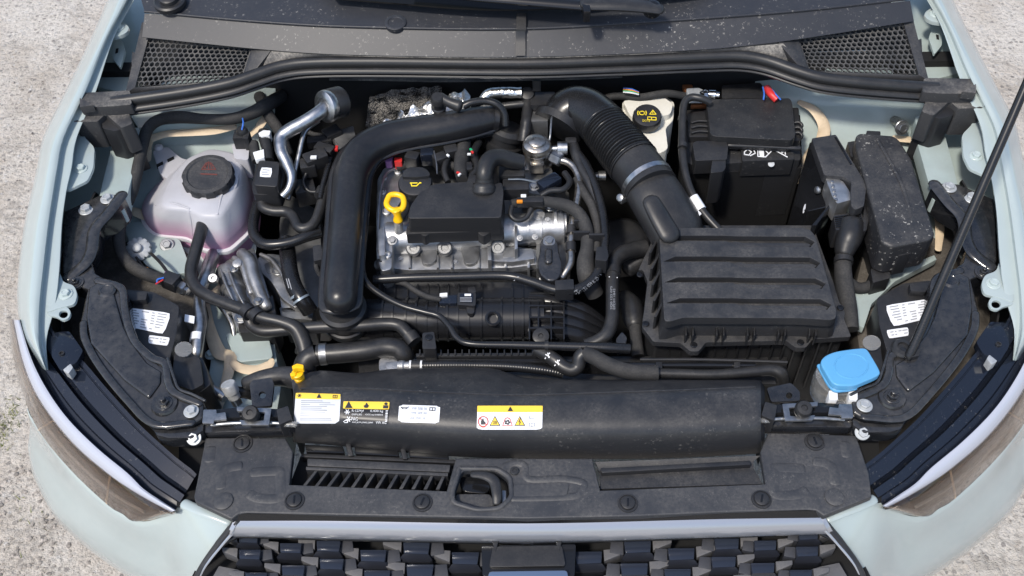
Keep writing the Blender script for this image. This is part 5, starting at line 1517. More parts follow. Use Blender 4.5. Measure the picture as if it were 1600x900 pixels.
# high-pressure pump
hp = thing('fuel_pump', 'round brownish steel high-pressure fuel pump with stepped dome', 'pump', (838, 250, -.02))
lathe('body', (839, 244, .0), (0, -.05, 1), [(20, -14), (20, 12), (21, 13), (21, 15), (20, 16)], M['pump'], hp, n=36)
lathe('dome', (839, 243, .0), (0, -.05, 1), [(19, 14), (22.5, 16), (22.5, 22), (21, 24), (21, 27), (19, 29), (13, 30), (13, 33), (11, 34.5), (2, 35)], M['pump'], hp, n=40)
lathe('copper_ring', (839, 243, .0), (0, -.05, 1), [(20, 13), (21.8, 13.4), (21.8, 15), (20, 15.5)], M['copper'], hp, n=36)
slab('flange', rpx([(812, 258), (818, 248), (840, 240), (862, 248), (864, 258), (846, 264), (816, 266)], 5), -.018, -.03, M['pump'], hp, bev=.003)
bolt(hp, 819, 257, -.018, 7.5, M['steel'], kind='bolt')
slab('port_face', rpx([(828, 240), (850, 240), (850, 258), (828, 258)], 2), .006, -.016, M['pump'], hp, bev=.002)
lathe('port_screw', (833, 246, .0), (-.1, -.8, .5), [(5.5, -6), (5.5, 1), (4, 2), (2, 1), (.3, 1)], M['copper'], hp, n=16)
lathe('hex_nut', (868, 246, .005), (.8, -.55, -.05), [(7, -12), (9, -8), (11, -6), (11, 10), (9, 12), (6, 12)], M['pipealu'], hp, n=6, ang=20)
tube('fuel_line', [(876, 250, .004), (888, 254, .004), (898, 263, .002), (904, 277, -.002), (904, 298, -.006), (901, 318, -.012), (896, 340, -.02), (893, 365, -.028), (892, 390, -.034), (892, 408, -.038), (887, 420, -.042), (877, 434, -.05)], 6, M['pump'], hp, n=12)
for (a, b) in (((893, 354, -.022), (892, 366, -.026)), ((892, 380, -.03), (892, 393, -.034))):
    tube('line_joint', [a, b], 8.5, M['plastic'], hp, n=14)
lathe('knurled_plug', (870, 232, .015), (1, .0, 0), [(4, -8), (5, -2), (5, 0), (11, 1), (11, 16), (9, 17), (3, 17)], M['pipealu'], hp, n=32, lobe=(16, .6, 2, 15, .2))
boxw('tower', (843, 199, .0), (.034, .03, .06), M['alud'], hp, bev=.003)

# ------------------------------------------------------------------ intake duct with bellows
idt = thing('intake_duct', 'black intake duct with ribbed bellows leading to the air filter box', 'duct', (960, 230, -.05))
tube('elbow', [(876, 196, .012), (884, 178, .024), (900, 170, .032), (918, 176, .036), (934, 188, .037), (944, 198, .037)], [33, 35, 36, 37, 37, 37], M['pipeg'], idt, n=30)
tube('bellows', [(940, 194, .037), (957, 215, .036), (974, 236, .035), (991, 257, .034)], [38, 39.5, 41, 42], M['pipeg'], idt, n=32, sub=48, rip=(17, .12, 1))
tube('neck', [(988, 253, .034), (1000, 268, .032), (1010, 283, .03), (1018, 296, .028)], [40, 40, 41, 43], M['plastic'], idt, n=30)
tube('clamp', [(1009, 282, .030), (1013, 288, .029)], 43, M['pipealu'], idt, n=32)
boxw('clamp_screw', (974, 311, .012), (.018, .012, .012), M['steel'], idt, rot=Matrix.Rotation(.6, 3, 'Z'), bev=.003)
lathe('screw_head', (969, 309, .018), (-.5, -.5, .7), [(6, -4), (6, 2), (4, 3), (1, 3)], M['steel'], idt, n=14)
tube('end_ring', [(870, 200, .008), (876, 190, .014)], [41, 41], M['plastic'], idt, n=30)
tube('spring_wire', [(867, 172, .05), (862, 186, .05), (860, 210, .04), (858, 222, .03)], 1.8, M['steel'], idt, n=8)

# ------------------------------------------------------------------ air filter box
ab = thing('air_filter_box', 'large black air filter box with four stepped grooves in its lid', 'air filter box', (1165, 450, -.25))
tube('inlet_neck', [(1016, 292, .028), (1028, 312, .022), (1044, 338, .006), (1060, 366, -.014), (1074, 390, -.045)], [43, 45, 46, 46, 46], M['plastic'], ab, n=28, flat=(1, .75))
tube('inlet_panel', [(1018, 316, .058), (1030, 338, .048), (1046, 366, .034)], [15, 17, 18], M['plastic'], ab, n=16, flat=(1, .5), rnd=.8)
FLG = [(997, 423), (1004, 421), (1012, 440), (1008, 470), (1006, 488), (1004, 500), (1003, 511), (1012, 522), (1021, 534), (1064, 536), (1078, 549), (1092, 549), (1103, 535), (1228, 532), (1243, 543), (1259, 543), (1270, 530), (1330, 526), (1319, 498), (1322, 483), (1312, 474), (1302, 440), (1270, 352), (1030, 352), (1010, 395)]
slab('flange', rpx(FLG, 3, 2), -.034, -.046, M['plastic_d'], ab, bev=.002)
slab('lower_box', rpx([(1012, 430), (1012, 505), (1026, 526), (1322, 519), (1300, 440), (1262, 370), (1040, 370)], 4), -.04, -.26, M['plastic'], ab, bev=.003)
for i in range(16):
    x = 1030+i*18
    slab('rib', [(x, 524), (x+3, 524), (x+3, 529), (x, 529)], -.046, -.2, M['plastic'], ab, bev=0)
LID = [(1030, 366), (1040, 359), (1055, 356), (1255, 356), (1266, 359), (1274, 369), (1307, 487), (1306, 497), (1298, 500), (1250, 497), (1068, 496), (1048, 502), (1038, 502)]
slab('lid_base', LID, .013, -.036, M['plastic_d'], ab, bev=.002, flare=.035)
grooves = []
for k in range(4):
    dx, dy = k*3.4, k*32.6
    e = k*5.0
    grooves.append([(1034+dx*.6, 376+dy), (1052+dx, 368+dy), (1132+dx*1.5, 368+dy), (1150+dx*1.6, 369+dy), (1258+e*1.6, 369.5+dy), (1273+e*1.75, 378+dy), (1266+e*1.75, 386+dy), (1159+dx*1.6, 385+dy), (1134+dx*1.5, 376.5+dy)])
lidp = plate('lid', rpx(LID, 5, 3), grooves, .026, .018, M['plastic_d'], ab, bev=.005, seg=3)
for k in range(4):
    dx, dy, e = k*3.4, k*32.6, k*5.0
    slab('groove_step', [(1150+dx*1.6, 376.5+dy), (1160+dx*1.6, 379+dy), (1262+e*1.7, 379.5+dy), (1268+e*1.75, 382+dy), (1264+e*1.75, 387+dy), (1160+dx*1.6, 386+dy), (1140+dx*1.5, 379+dy)], .0215, .012, M['plastic_d'], ab, bev=.002)
for k in range(5):
    for x in (1072+k*48.3, 1083+k*48):
        slab('clip_rib', [(x-1.2, 503), (x+1.2, 503), (x+1.2, 524), (x-1.2, 524)], -.012, -.04, M['plastic'], ab, bev=.0008)
for (x, y) in ((1009, 506), (1084, 539), (1251, 535), (1313, 481), (1000, 429)):
    screw(ab, x, y, -.033, 5.5, M['gloss'])
for k in range(5):
    y = 385+k*25
    slab('side_fin', [(1028+k*2, y-18), (1031+k*2, y-16), (1018+k*2, y+10), (1014+k*2, y+10)], .0, -.04, M['plastic'], ab, bev=.001)

# ------------------------------------------------------------------ brake fluid reservoir
br = thing('brake_fluid_reservoir', 'cream brake fluid reservoir with black cap printed in yellow', 'reservoir', (1012, 210, -.08))
slab('tank', rpx([(972, 158), (1040, 150), (1054, 160), (1052, 188), (1040, 200), (1044, 232), (1030, 240), (1000, 225), (975, 190)], 5), .015, -.07, M['cream'], br, bev=.007, seg=3)
slab('upper_tank', rpx([(973, 157), (1038, 152), (1052, 162), (1048, 178), (1030, 182), (985, 182)], 5), .03, -.02, M['cream'], br, bev=.006, seg=3)
bcap = lathe('cap', (1010, 190, .025), (0, -.2, 1), [(21, 0), (22.5, 2), (22.5, 14), (21, 16.5), (17, 17.5), (1, 17.5)], M['plastic'], br, n=48, lobe=(20, .7, 1, 15, .2))
BB = bvh_of(bcap)
strokes_on('brake_mark', BB, [circ(1003, 177, 4.2, 2.8, 12)+[(1007.2, 177)], [(997, 174), (996, 177), (997, 180)], [(1009, 174), (1010, 177), (1009, 180)]], 1.3, M['inky'], bcap, .001)
strokes_on('warning_mark', BB, [[(1020, 172.5), (1025, 179), (1015, 179), (1020, 172.5)], [(1020, 175), (1020, 177.5)]], 1.1, M['inky'], bcap, .001)
strokes_on('manual_mark', BB, [[(1012, 183), (1025, 184), (1025, 188), (1012, 187.5), (1012, 183)], [(1018, 183.5), (1018, 188)]], 1.1, M['inky'], bcap, .001)
lettering(BB, ((1004, 187), (1015, 188), (1015, 191.5), (1004, 190.5)), 'DOT 4', M['inky'], bcap, .001)
wl_ = thing('wire_loom', 'thin coloured wires crossing the dark bulkhead above the brake reservoir', 'cable', (985, 140, .0))
for m_, dy in (('bluew', 0), ('greenw', 4), ('white', 6), ('orange', 2)):
    tube('wire', [(974, 138+dy, .05), (986, 139+dy, .055), (998, 144+dy*.6, .05)], 1.2, M[m_], wl_, n=6)
tube('sleeve', [(930, 160, .02), (960, 150, .03), (1000, 152, .035), (1040, 146, .04), (1070, 150, .03)], 6, M['tape'], wl_, n=10)

# ------------------------------------------------------------------ battery
M['batt'] = mat('battery black plastic', (.015, .0155, .017), .48, bump=.14, dust=.12, speck=.5, sscale=230)
ba = thing('battery', 'black car battery in a felt jacket with folding plastic terminal cover', 'battery', (1160, 280, -.25))
slab('jacket', rpx([(1068, 176), (1250, 172), (1254, 262), (1082, 272), (1066, 262)], 4), -.02, -.24, M['felt'], ba, bev=.006, seg=3)
slab('case', rpx([(1072, 172), (1248, 168), (1251, 250), (1082, 258), (1068, 250)], 3), .002, -.15, M['batt'], ba, bev=.003)
lab = slab('case_step', rpx([(1157, 226), (1238, 224), (1241, 249), (1160, 252)], 2), .010, -.03, M['batt'], ba, bev=.002)
BT = bvh_of(lab)
Z = [[(1163, 238), (1168, 234), (1174, 238), (1170, 243), (1163, 242), (1163, 238)], [(1172, 244), (1180, 240), (1178, 236)], [(1184, 232), (1184, 245), (1196, 246), (1208, 234)], [(1208, 234), (1230, 246)], [(1218, 233), (1222, 240), (1226, 234), (1227, 242)], [(1192, 232), (1193, 244)], [(1196, 236), (1200, 240)]]
strokes_on('line_drawing', BT, Z, 1.6, M['inkw'], ba, .0012)
poly_on('line_drawing', BT, [(1185, 232), (1193, 232), (1194, 245.5), (1187, 245.5)], M['inkw'], ba, .0014)
lathe('indicator_dot', (1205, 256, .002), (0, -.5, .8), [(5, -1), (5, .6), (1, .8)], M['zinc'], ba, n=16)
slab('terminal_cover', rpx([(1104, 158), (1112, 155), (1234, 153), (1238, 160), (1243, 213), (1237, 219), (1118, 213), (1110, 210)], 4), .044, .014, M['batt'], ba, bev=.004, seg=3)
slab('frame', rpx([(1074, 176), (1108, 172), (1246, 170), (1254, 205), (1250, 220), (1110, 214), (1076, 214)], 4), .016, -.01, M['plastic'], ba, bev=.003)
for y in (190, 198, 206):
    tube('frame_rib', [(1080, y+2, .02), (1092, y-1, .022), (1112, y, .022)], 2, M['plastic'], ba, n=8)
    tube('hinge', [(1240, y+2, .02), (1248, y+1, .022), (1253, y+6, .02), (1250, y+12, .012)], 2.6, M['plastic'], ba, n=8)
slab('fuse_flap', rpx([(1082, 224), (1088, 220), (1134, 220), (1138, 228), (1136, 249), (1086, 251)], 3), .030, -.005, M['plastic'], ba, bev=.003, seg=3)
slab('strap', rpx([(1114, 244), (1134, 243), (1134, 262), (1130, 268), (1110, 270)], 3), .028, -.055, M['plastic'], ba, bev=.004, seg=3)
tube('hinge_rod', [(1138, 227, .022), (1190, 229, .022), (1250, 232, .022)], 3.5, M['plastic'], ba, n=10, rnd=.6)
slab('rear_box', rpx([(1128, 133), (1188, 129), (1194, 138), (1194, 153), (1128, 154)], 3), .036, -.02, M['plastic'], ba, bev=.003)
RB = bvh_of(ba.children[-1])
poly_on('round_sticker', RB, circ(1139, 137, 6.5, 4.2, 18), M['stick_w'], ba, .0012)
strokes_on('round_sticker_print', RB, [[(1139, 134.5), (1139, 139.5)]], 1.4, M['ink'], ba, .002)
poly_on('orange_sticker', RB, [(1161, 132), (1170, 132), (1175, 139), (1165, 141)], M['orange'], ba, .0012)
poly_on('blue_sticker', RB, [(1166, 143), (1176, 142), (1179, 145), (1174, 152), (1168, 150)], M['bluew'], ba, .0012)
strokes_on('blue_sticker_print', RB, [[(1168, 146), (1174, 149)], [(1170, 149), (1175, 144)]], 1.1, M['inkw'], ba, .002)
tube('red_cable', [(1198, 138, .05), (1204, 146, .055), (1214, 156, .05)], 6, M['red'], ba, n=10)
tube('blue_wire', [(1192, 136, .056), (1194, 146, .06), (1193, 156, .055)], 1.3, M['bluew'], ba, n=6)
tube('blue_wire', [(1206, 140, .058), (1213, 148, .06), (1220, 156, .055)], 1.2, M['bluew'], ba, n=6)
slab('clamp_plate', rpx([(1072, 138), (1092, 137), (1104, 143), (1102, 152), (1076, 152)], 3), .045, .03, M['zinc'], ba, bev=.002)
slab('clamp_copper', rpx([(1066, 132), (1082, 132), (1084, 140), (1070, 142)], 2), .04, .03, M['copper'], ba, bev=.002)
bolt(ba, 1102, 147, .046, 9, M['chrome']); lathe('clamp_barrel', (1110, 148, .045), (.9, -.2, .1), [(8, -2), (8, 8), (5, 9), (5, 14), (2, 14)], M['chrome'], ba, n=16)
slab('clamp_copper', rpx([(1080, 160), (1104, 159), (1104, 164), (1080, 165)], 1), .024, .015, M['copper'], ba, bev=.001)
bc2 = thing('battery_cable', 'black battery cable with white paper tag running down beside the battery', 'cable', (1075, 260, -.05))
tube('cable', [(1110, 160, .055), (1096, 154, .062), (1080, 152, .062), (1070, 160, .058), (1067, 178, .05), (1066, 205, .042), (1066, 235, .036), (1069, 262, .03), (1076, 290, .022), (1088, 316, .014), (1104, 338, .006), (1124, 360, -.005)], [6, 6, 6, 6, 6, 6, 6.5, 6.5, 6.5, 6.5, 6.5, 6.5], M['hose'], bc2, n=12)
for y in (186, 228):
    tube('cable_tie', [(1067, y-3, .044), (1066.5, y+3, .042)], 7.5, M['plastic'], bc2, n=12)
tube('paper_sleeve', [(1083, 308, .017), (1096, 328, .009)], 8.2, M['stick_w'], bc2, n=14)
slab('paper_flag', [(1072, 317), (1080, 308), (1096, 334), (1086, 344)], .012, .0112, M['stick_w'], bc2, bev=0)
strokes_on('small_print', bvh_of(bc2.children[-1]), [[(1075+k*2.2, 318+k*3.6), (1081+k*2.2, 313+k*3.6)] for k in range(6)], 1.0, M['inkg'], bc2, .0005)

# ------------------------------------------------------------------ control unit in its bracket
ecu = thing('control_unit', 'engine control unit in black bracket with bright metal connector frame', 'control unit', (1290, 300, -.15))
slab('bracket_top', rpx([(1268, 216), (1306, 210), (1328, 246), (1350, 282), (1354, 290), (1350, 322), (1336, 328), (1330, 322), (1330, 284), (1318, 276), (1288, 274)], 3), .034, .015, M['plastic_d'], ecu, bev=.003)
slab('bracket_groove', [(1304, 214), (1307, 214), (1332, 256), (1329, 257)], .0355, .03, M['gloss'], ecu, bev=0)
slab('case', [(1266, 220, .02), (1288, 276, .02), (1304, 314, -.0), (1300, 322, -.01), (1262, 330, -.03), (1240, 320, -.06), (1252, 270, -.03)], 0, -.17, M['gloss'], ecu, bev=.004)
slab('case_rail', [(1298, 316), (1304, 314), (1276, 352), (1268, 352)], -.0, -.1, M['gloss'], ecu, bev=.002)
slab('metal_frame', rpx([(1290, 278), (1304, 276), (1318, 284), (1328, 300), (1330, 312), (1308, 318), (1300, 306)], 2), .026, -.02, M['alu'], ecu, bev=.003)
for k in range(5):
    lathe('pin', (1300+k*1.6, 284+k*7, .027), (0, 0, 1), [(2.6, -1), (2.6, 1.5), (1, 2)], M['steel'], ecu, n=10)
lathe('rivet', (1277, 297, -.005), (-.8, -.3, .3), [(6, -2), (6, 1), (3, 3), (1, 3)], M['steel'], ecu, n=14)
decal('label_sticker', bvh_of(ecu.children[2]), ((1257, 320), (1261, 318), (1258, 332), (1254, 334)), M['stick_s'], ecu, nx=2, ny=2)
cn = thing('control_unit_plug', 'ribbed black plug and boot with cloth-taped cable below the control unit', 'plug', (1325, 400, -.2))
slab('plug', rpx([(1302, 336), (1346, 330), (1352, 354), (1306, 360)], 3), .008, -.04, M['plastic'], cn, bev=.003)
for k in range(6):
    slab('grip_rib', [(1304+k*.5, 338+k*3), (1345+k*.8, 333+k*3), (1345+k*.8, 334.4+k*3), (1304+k*.5, 339.4+k*3)], .0105, .0, M['gloss'], cn, bev=0)
tube('boot', [(1330, 352, -.002), (1328, 368, -.002), (1322, 384, -.012), (1318, 398, -.02)], [20, 20, 18, 14], M['rubber'], cn, n=16, rnd=.4)
tube('cable', [(1319, 396, -.02), (1317, 420, -.028), (1320, 450, -.034), (1326, 480, -.04), (1330, 515, -.05)], [13, 13.5, 14, 13, 12], M['tape'], cn, n=14)
tube('cable_tie', [(1318, 404, -.02), (1318, 411, -.022)], 15, M['plastic'], cn, n=14)
tube('branch', [(1324, 440, -.05), (1342, 450, -.06), (1360, 446, -.06), (1374, 430, -.055)], 9, M['tape'], cn, n=12)
slab('branch_plug', rpx([(1360, 420), (1388, 414), (1392, 434), (1364, 442)], 3), -.035, -.08, M['plastic'], cn, bev=.003)
slab('side_clip', rpx([(1346, 290), (1356, 292), (1360, 330), (1354, 360), (1346, 362), (1350, 328)], 2), .01, -.03, M['plastic'], cn, bev=.002)

# ------------------------------------------------------------------ fuse box
fx = thing('fuse_box', 'black fuse box with dusty scuffed lid beside the right apron', 'fuse box', (1400, 310, -.15))
M['fuse'] = mat('scuffed fuse box plastic', (.022, .0225, .025), .42, dust=.25, speck=1.66, sscale=170, bump=.4, bscale=160)
slab('lid', rpx([(1338, 210), (1344, 207), (1396, 211), (1404, 216), (1424, 246), (1462, 366), (1454, 374), (1394, 385), (1378, 378), (1336, 224)], 5), .04, -.03, M['fuse'], fx, bev=.010, seg=4)
slab('base', rpx([(1336, 222), (1404, 218), (1424, 250), (1460, 372), (1450, 380), (1392, 392), (1374, 384), (1332, 235)], 4), -.02, -.17, M['plastic'], fx, bev=.003, flare=.02)
tube('lid_crease', [(1372, 218, .041), (1410, 290, .041), (1432, 372, .038)], 2.5, M['fuse'], fx, n=8, flat=(1.2, .5))
slab('rear_catch', rpx([(1354, 204), (1376, 205), (1376, 212), (1354, 212)], 2), .034, .0, M['plastic'], fx, bev=.002)
slab('front_catch', rpx([(1400, 388), (1424, 384), (1424, 396), (1404, 400)], 2), .012, -.04, M['plastic'], fx, bev=.002)
slab('side_clip', rpx([(1324, 222), (1336, 220), (1342, 240), (1330, 246)], 2), .015, -.04, M['plastic'], fx, bev=.002)
st = thing('stud_bolt', 'lone steel hex stud on the pale right apron below the seal', 'bolt', (1405, 195, -.02))
lathe('shank', (1402, 190, -.012), (.15, -.75, .35), [(7, -10), (7, 14), (1, 14)], M['pump'], st, n=16)
bolt(st, 1409, 199, .0, 12, M['steel'], axis=(.15, -.75, .35), name='head')

# ------------------------------------------------------------------ washer filler
wc = thing('washer_cap', 'bright light-blue washer fluid cap on a white filler neck', 'cap', (1325, 590, -.08))
WCP = [(1281, 566), (1288, 556), (1304, 549), (1330, 545), (1350, 543), (1356, 546), (1376, 580), (1374, 586), (1334, 603), (1302, 602)]
wcl = slab('cap', rpx(WCP, 11, 4), .028, .016, M['blue'], wc, bev=.004, seg=3)
WB = bvh_of(wcl)
ce = [onto(WB, *p, .0) for p in circ(1330, 572, 26, 19, 24)]
tube('embossed_ring', ce+[ce[0]], .0012, M['blue'], wc, metres=True, n=6, sub=2)
tube('cap_edge', [(1280, 572, .012), (1300, 606, .010), (1318, 609, .010), (1336, 606, .011)], 4, M['blue'], wc, n=10, rnd=.8)
lathe('neck', (1308, 592, -.012), (0, 0, 1), [(26, -50), (34, -40), (36, -10), (34, 6), (30, 8), (3, 8)], M['frost'], wc, n=28)
for x in (1302, 1333):
    slab('clip', rpx([(x-7, 610), (x+7, 611), (x+7, 625), (x-6, 624)], 2), .004, -.02, M['white'], wc, bev=.002)

# ------------------------------------------------------------------ bonnet prop rod
pr = thing('prop_rod', 'black bonnet prop rod rising from the right lamp carrier', 'prop rod', (1415, 550, -.02))
p0 = V(1422, 553, .012); p1 = V(1600, 140, .34); d_ = (p1-p0)
tube('rod', [V(1408, 546, .004), V(1416, 553, .006), p0+d_*.012, p0+d_*.3, p1, p0+d_*1.5], [6, 7, 7.2, 7.3, 7.2, 7.2], M['pipeg'], pr, n=14)
lathe('grommet', (1410, 545, .006), (0, 0, 1), [(17, -3), (18, 1), (15, 5), (9, 6), (8, 3), (1, 3)], M['rubber'], pr, n=28)
slab('grommet_tab', rpx([(1424, 548), (1440, 544), (1436, 556), (1424, 558)], 2), .014, .0, M['rubber'], pr, bev=.002)

# ------------------------------------------------------------------ intake manifold
im = thing('intake_manifold', 'ribbed black plastic intake manifold in front of the cylinder head', 'intake manifold', (780, 500, -.25))
tube('plenum', [(560, 500, -.10), (650, 500, -.10), (760, 499, -.10), (850, 498, -.10)], 33, M['manifold'], im, n=28)
slab('upper_wall', [(590, 470), (592, 440), (850, 440), (850, 470)], -.09, -.16, M['manifold'], im, bev=.003)
for x in (600, 616, 636, 652, 668, 684, 700, 716, 733, 752, 783, 800, 816):
    tube('rib', [(x, 499, -.10), (x+3, 499, -.10)], 35.6, M['manifold'], im, n=28)
    if x % 2 == 0:
        slab('wall_rib', [(x, 443), (x+2, 443), (x+2, 470), (x, 470)], -.086, -.1, M['manifold'], im, bev=0)
lathe('bolt_recess', (770, 498, -.062), (0, -.5, 1), [(12, -8), (12.5, 3), (10, 4.5), (8, 3), (7, -7), (.5, -7)], M['manifold'], im, n=24)
for k, (a, b) in enumerate(((468, 0), (482, 1), (498, 2), (514, 3))):
    tube('runner', [(828, a, -.085), (860, a+2, -.08), (890, a+9-k, -.085), (920, a+24-3*k, -.10), (950, a+46-8*k, -.13)], [13, 14, 14, 14, 12], M['manifold'], im, n=16, flat=(1, .8))
for x in (826, 840, 860, 880):
    slab('grid_rib', [(x, 470), (x+2.5, 470), (x+2.5, 530), (x, 530)], -.058, -.11, M['manifold'], im, bev=.0006)
for y in (476, 494, 511):
    slab('grid_rib', [(826, y), (882, y), (882, y+2.4), (826, y+2.4)], -.057, -.11, M['manifold'], im, bev=.0006)
lathe('runner_boss', (845, 525, -.05), (0, -.3, 1), [(13, -8), (13, 1), (10, 2), (4, 2), (3, 0), (.3, 0)], M['plastic'], im, n=20)
slab('lower_rail', [(650, 552), (838, 551), (838, 556), (650, 557)], -.055, -.08, M['plastic'], im, bev=.001)
for k in range(17):
    x = 655+k*11
    slab('comb_tooth', [(x, 546), (x+2, 546), (x+2, 554), (x, 554)], -.051, -.08, M['plastic'], im, bev=0)
slab('fan_shroud', [(560, 556), (1230, 556), (1230, 600), (560, 600)], -.11, -.2, M['plastic'], im, bev=.003)
slab('edge_strip', [(645, 561), (845, 560), (1000, 566), (1000, 572), (845, 566), (645, 567)], -.06, -.09, M['manifold'], im, bev=.001)
ms = thing('pressure_map_sensor', 'black sensor with grey label bolted on top of the intake manifold', 'sensor', (722, 468, -.1))
slab('body', rpx([(715, 457), (744, 457), (743, 478), (714, 476)], 3), -.05, -.075, M['plastic'], ms, bev=.002)
slab('ear', rpx([(728, 476), (742, 476), (741, 490), (730, 490)], 4), -.056, -.075, M['plastic'], ms, bev=.002)
slab('ear', rpx([(730, 449), (742, 447), (744, 457), (732, 458)], 3), -.056, -.075, M['plastic'], ms, bev=.002)
slab('plug', rpx([(686, 463), (714, 460), (714, 474), (686, 474)], 2), -.054, -.075, M['lampblack'], ms, bev=.002)
slab('white_catch', [(687, 458), (699, 457), (699, 462), (687, 463)], -.05, -.06, M['white'], ms, bev=.0006)
MBv = bvh_of(ms.children[0])
decal('label_plate', MBv, ((718, 459), (740, 459), (739, 474), (717, 473)), M['lampblack'], ms, nx=2, ny=2)
poly_on('label_patch', MBv, [(726, 460), (736, 460), (736, 463.5), (726, 463.5)], M['stick_w'], ms, .002)
strokes_on('small_print', MBv, [[(719, 466+2*k), (737, 466.2+2*k)] for k in range(4)], .8, M['inkg'], ms, .002)
tube('cable', [(688, 468, -.055), (668, 464, -.05), (648, 454, -.048), (634, 444, -.05), (618, 440, -.055)], 4.5, M['tape'], ms, n=10)

# front coolant hoses
h6 = thing('corrugated_hose', 'thin corrugated black hose lying behind the radiator duct', 'hose', (760, 572, -.1))
tube('hose', [(638, 572, -.06), (680, 571, -.058), (740, 571, -.058), (800, 573, -.058), (850, 578, -.06), (880, 584, -.065)], 8, M['pipeg'], h6, n=14, sub=40, rip=(60, .06, 1))
for x in (640, 657):
    tube('white_clip', [(x, 572, -.06), (x+3, 572, -.06)], 9.2, M['white'], h6, n=14)
tube('sleeve', [(644, 572, -.06), (656, 572, -.06)], 9.6, M['plastic'], h6, n=14)
h7 = thing('thermostat_hose', 'black hose with white cross marks dipping behind the duct centre', 'hose', (890, 570, -.1))
tube('hose', [(838, 546, -.045), (850, 552, -.044), (866, 562, -.044), (880, 573, -.048), (894, 578, -.05), (903, 572, -.046), (906, 558, -.035), (914, 551, -.03)], [10, 10.5, 11, 11, 11, 11, 11, 11], M['hose'], h7, n=16)
tube('woven_sleeve', [(912, 551, -.03), (928, 558, -.03), (950, 570, -.032), (980, 580, -.034), (1010, 583, -.036), (1028, 583, -.036)], [11, 12, 12.5, 12.5, 12, 12], M['tape'], h7, n=16)
hb7 = bvh_of(h7.children[0])
for x, y in ((856, 556), (871, 567)):
    strokes_on('white_mark', hb7, [[(x-4, y+4), (x+3, y-4)], [(x-3, y-2), (x+3, y+2)], [(x, y-4), (x+2, y+3)]], 1.5, M['inkw'], h7, .001)
h8 = thing('cooler_rail', 'long black rail and hose ending in a bend below the air filter box', 'pipe', (1120, 578, -.1))
tube('rail', [(965, 570, -.06), (1000, 571, -.055), (1100, 571, -.055), (1180, 572, -.055)], 5, M['gloss'], h8, n=12)
tube('hose', [(1028, 583, -.045), (1060, 584, -.045), (1120, 585, -.045), (1180, 580, -.045), (1205, 578, -.045), (1220, 584, -.05), (1224, 598, -.07)], [8, 8, 8, 9, 10, 11, 11], M['hose'], h8, n=14)
for x, y in ((1030, 571), (1152, 571)):
    slab('clip', [(x-5, y-6), (x+5, y-6), (x+5, y+7), (x-5, y+7)], -.043, -.07, M['plastic'], h8, bev=.001)
tube('upper_strip', [(1000, 562, -.05), (1100, 562, -.05), (1230, 566, -.05)], 3, M['plastic'], h8, n=8)
h9 = thing('side_coolant_hose', 'black hose with white print dropping between the manifold and the air filter box', 'hose', (955, 460, -.1))
tube('hose', [(1008, 388, -.05), (990, 390, -.045), (970, 398, -.04), (960, 412, -.038), (957, 440, -.038), (957, 470, -.038), (956, 500, -.04), (948, 522, -.044), (932, 534, -.05), (915, 540, -.055)], [14, 13, 12.5, 11, 10.5, 10.5, 10.5, 11, 11, 11], M['hose'], h9, n=16)
hb9 = bvh_of(h9.children[0])
lettering(hb9, ((954, 484), (954, 448), (961, 448), (961, 484)), '2Q0 122 073\nEPDM 1842', M['inkg'], h9, .001)
for y in (417, 433):
    strokes_on('white_ring', hb9, [[(952, y), (964, y+1)]], 1.4, M['inkw'], h9, .001)
tube('clamp', [(958, 420, -.038), (957.5, 430, -.038)], 12.2, M['plastic'], h9, n=16)
bt_ = thing('sensor_boot', 'dull rubber boot and cable standing left of the air filter box', 'boot', (988, 490, -.2))
tube('boot', [(976, 466, -.10), (986, 478, -.09), (990, 498, -.09), (992, 508, -.09)], [14, 17, 17, 14], M['rubber'], bt_, n=16, rnd=.6)
tube('cable', [(992, 506, -.09), (994, 530, -.09), (997, 556, -.10)], 10, M['tape'], bt_, n=14, rip=(12, .08, 1))
tube('upper_boot', [(980, 418, -.09), (1000, 408, -.085), (1012, 400, -.08)], [16, 17, 16], M['rubber'], bt_, n=16, rnd=.5)
slab('bracket', rpx([(962, 530), (972, 518), (980, 528), (976, 540), (966, 546)], 3), -.05, -.07, M['blackpaint'], bt_, bev=.002)

th = thing('thermostat_housing', 'small bright cast thermostat housing behind the duct', 'housing', (610, 565, -.12))
slab('housing', rpx([(592, 562), (600, 556), (630, 540), (640, 556), (644, 572), (630, 580), (592, 579)], 4), -.075, -.13, M['mount'], th, bev=.006, seg=3)
lathe('port', (630, 572, -.06), (.8, -.1, .2), [(9, -6), (9, 2), (7, 4), (7, 12)], M['mount'], th, n=16)
slab('pad', rpx([(602, 566), (622, 564), (622, 576), (604, 577)], 2), -.068, -.08, M['mount'], th, bev=.003)

# ------------------------------------------------------------------ clutter at the back of the engine
hsd = thing('heat_shield', 'crumpled bright foil heat shield behind the charge pipe', 'heat shield', (640, 180, -.05))
def crumple(name, rows, amp, m, par, seed):
    g = gridpts(rows, 10, 8)
    bm = bmesh.new(); gv = []
    for j, r_ in enumerate(g):
        gv.append([bm.verts.new(p+Vector((0, 0, 1))*amp*noise.noise(p*70+Vector((seed, 0, 0)))+Vector((0, 1, 0))*amp*noise.noise(p*60+Vector((0, seed, 0)))) for p in r_])
    for a, b in zip(gv, gv[1:]):
        for k in range(len(a)-1):
            bm.faces.new((a[k], a[k+1], b[k+1], b[k]))
    o = finish(bm, name, m, par, 25)
    return o
crumple('bright_sheet', [[(570, 205, .02), (610, 185, .03), (650, 168, .045), (690, 150, .05), (735, 145, .05)], [(580, 222, .0), (620, 205, .02), (660, 190, .03), (700, 178, .04), (735, 172, .04)]], .016, M['foil'], hsd, 3)
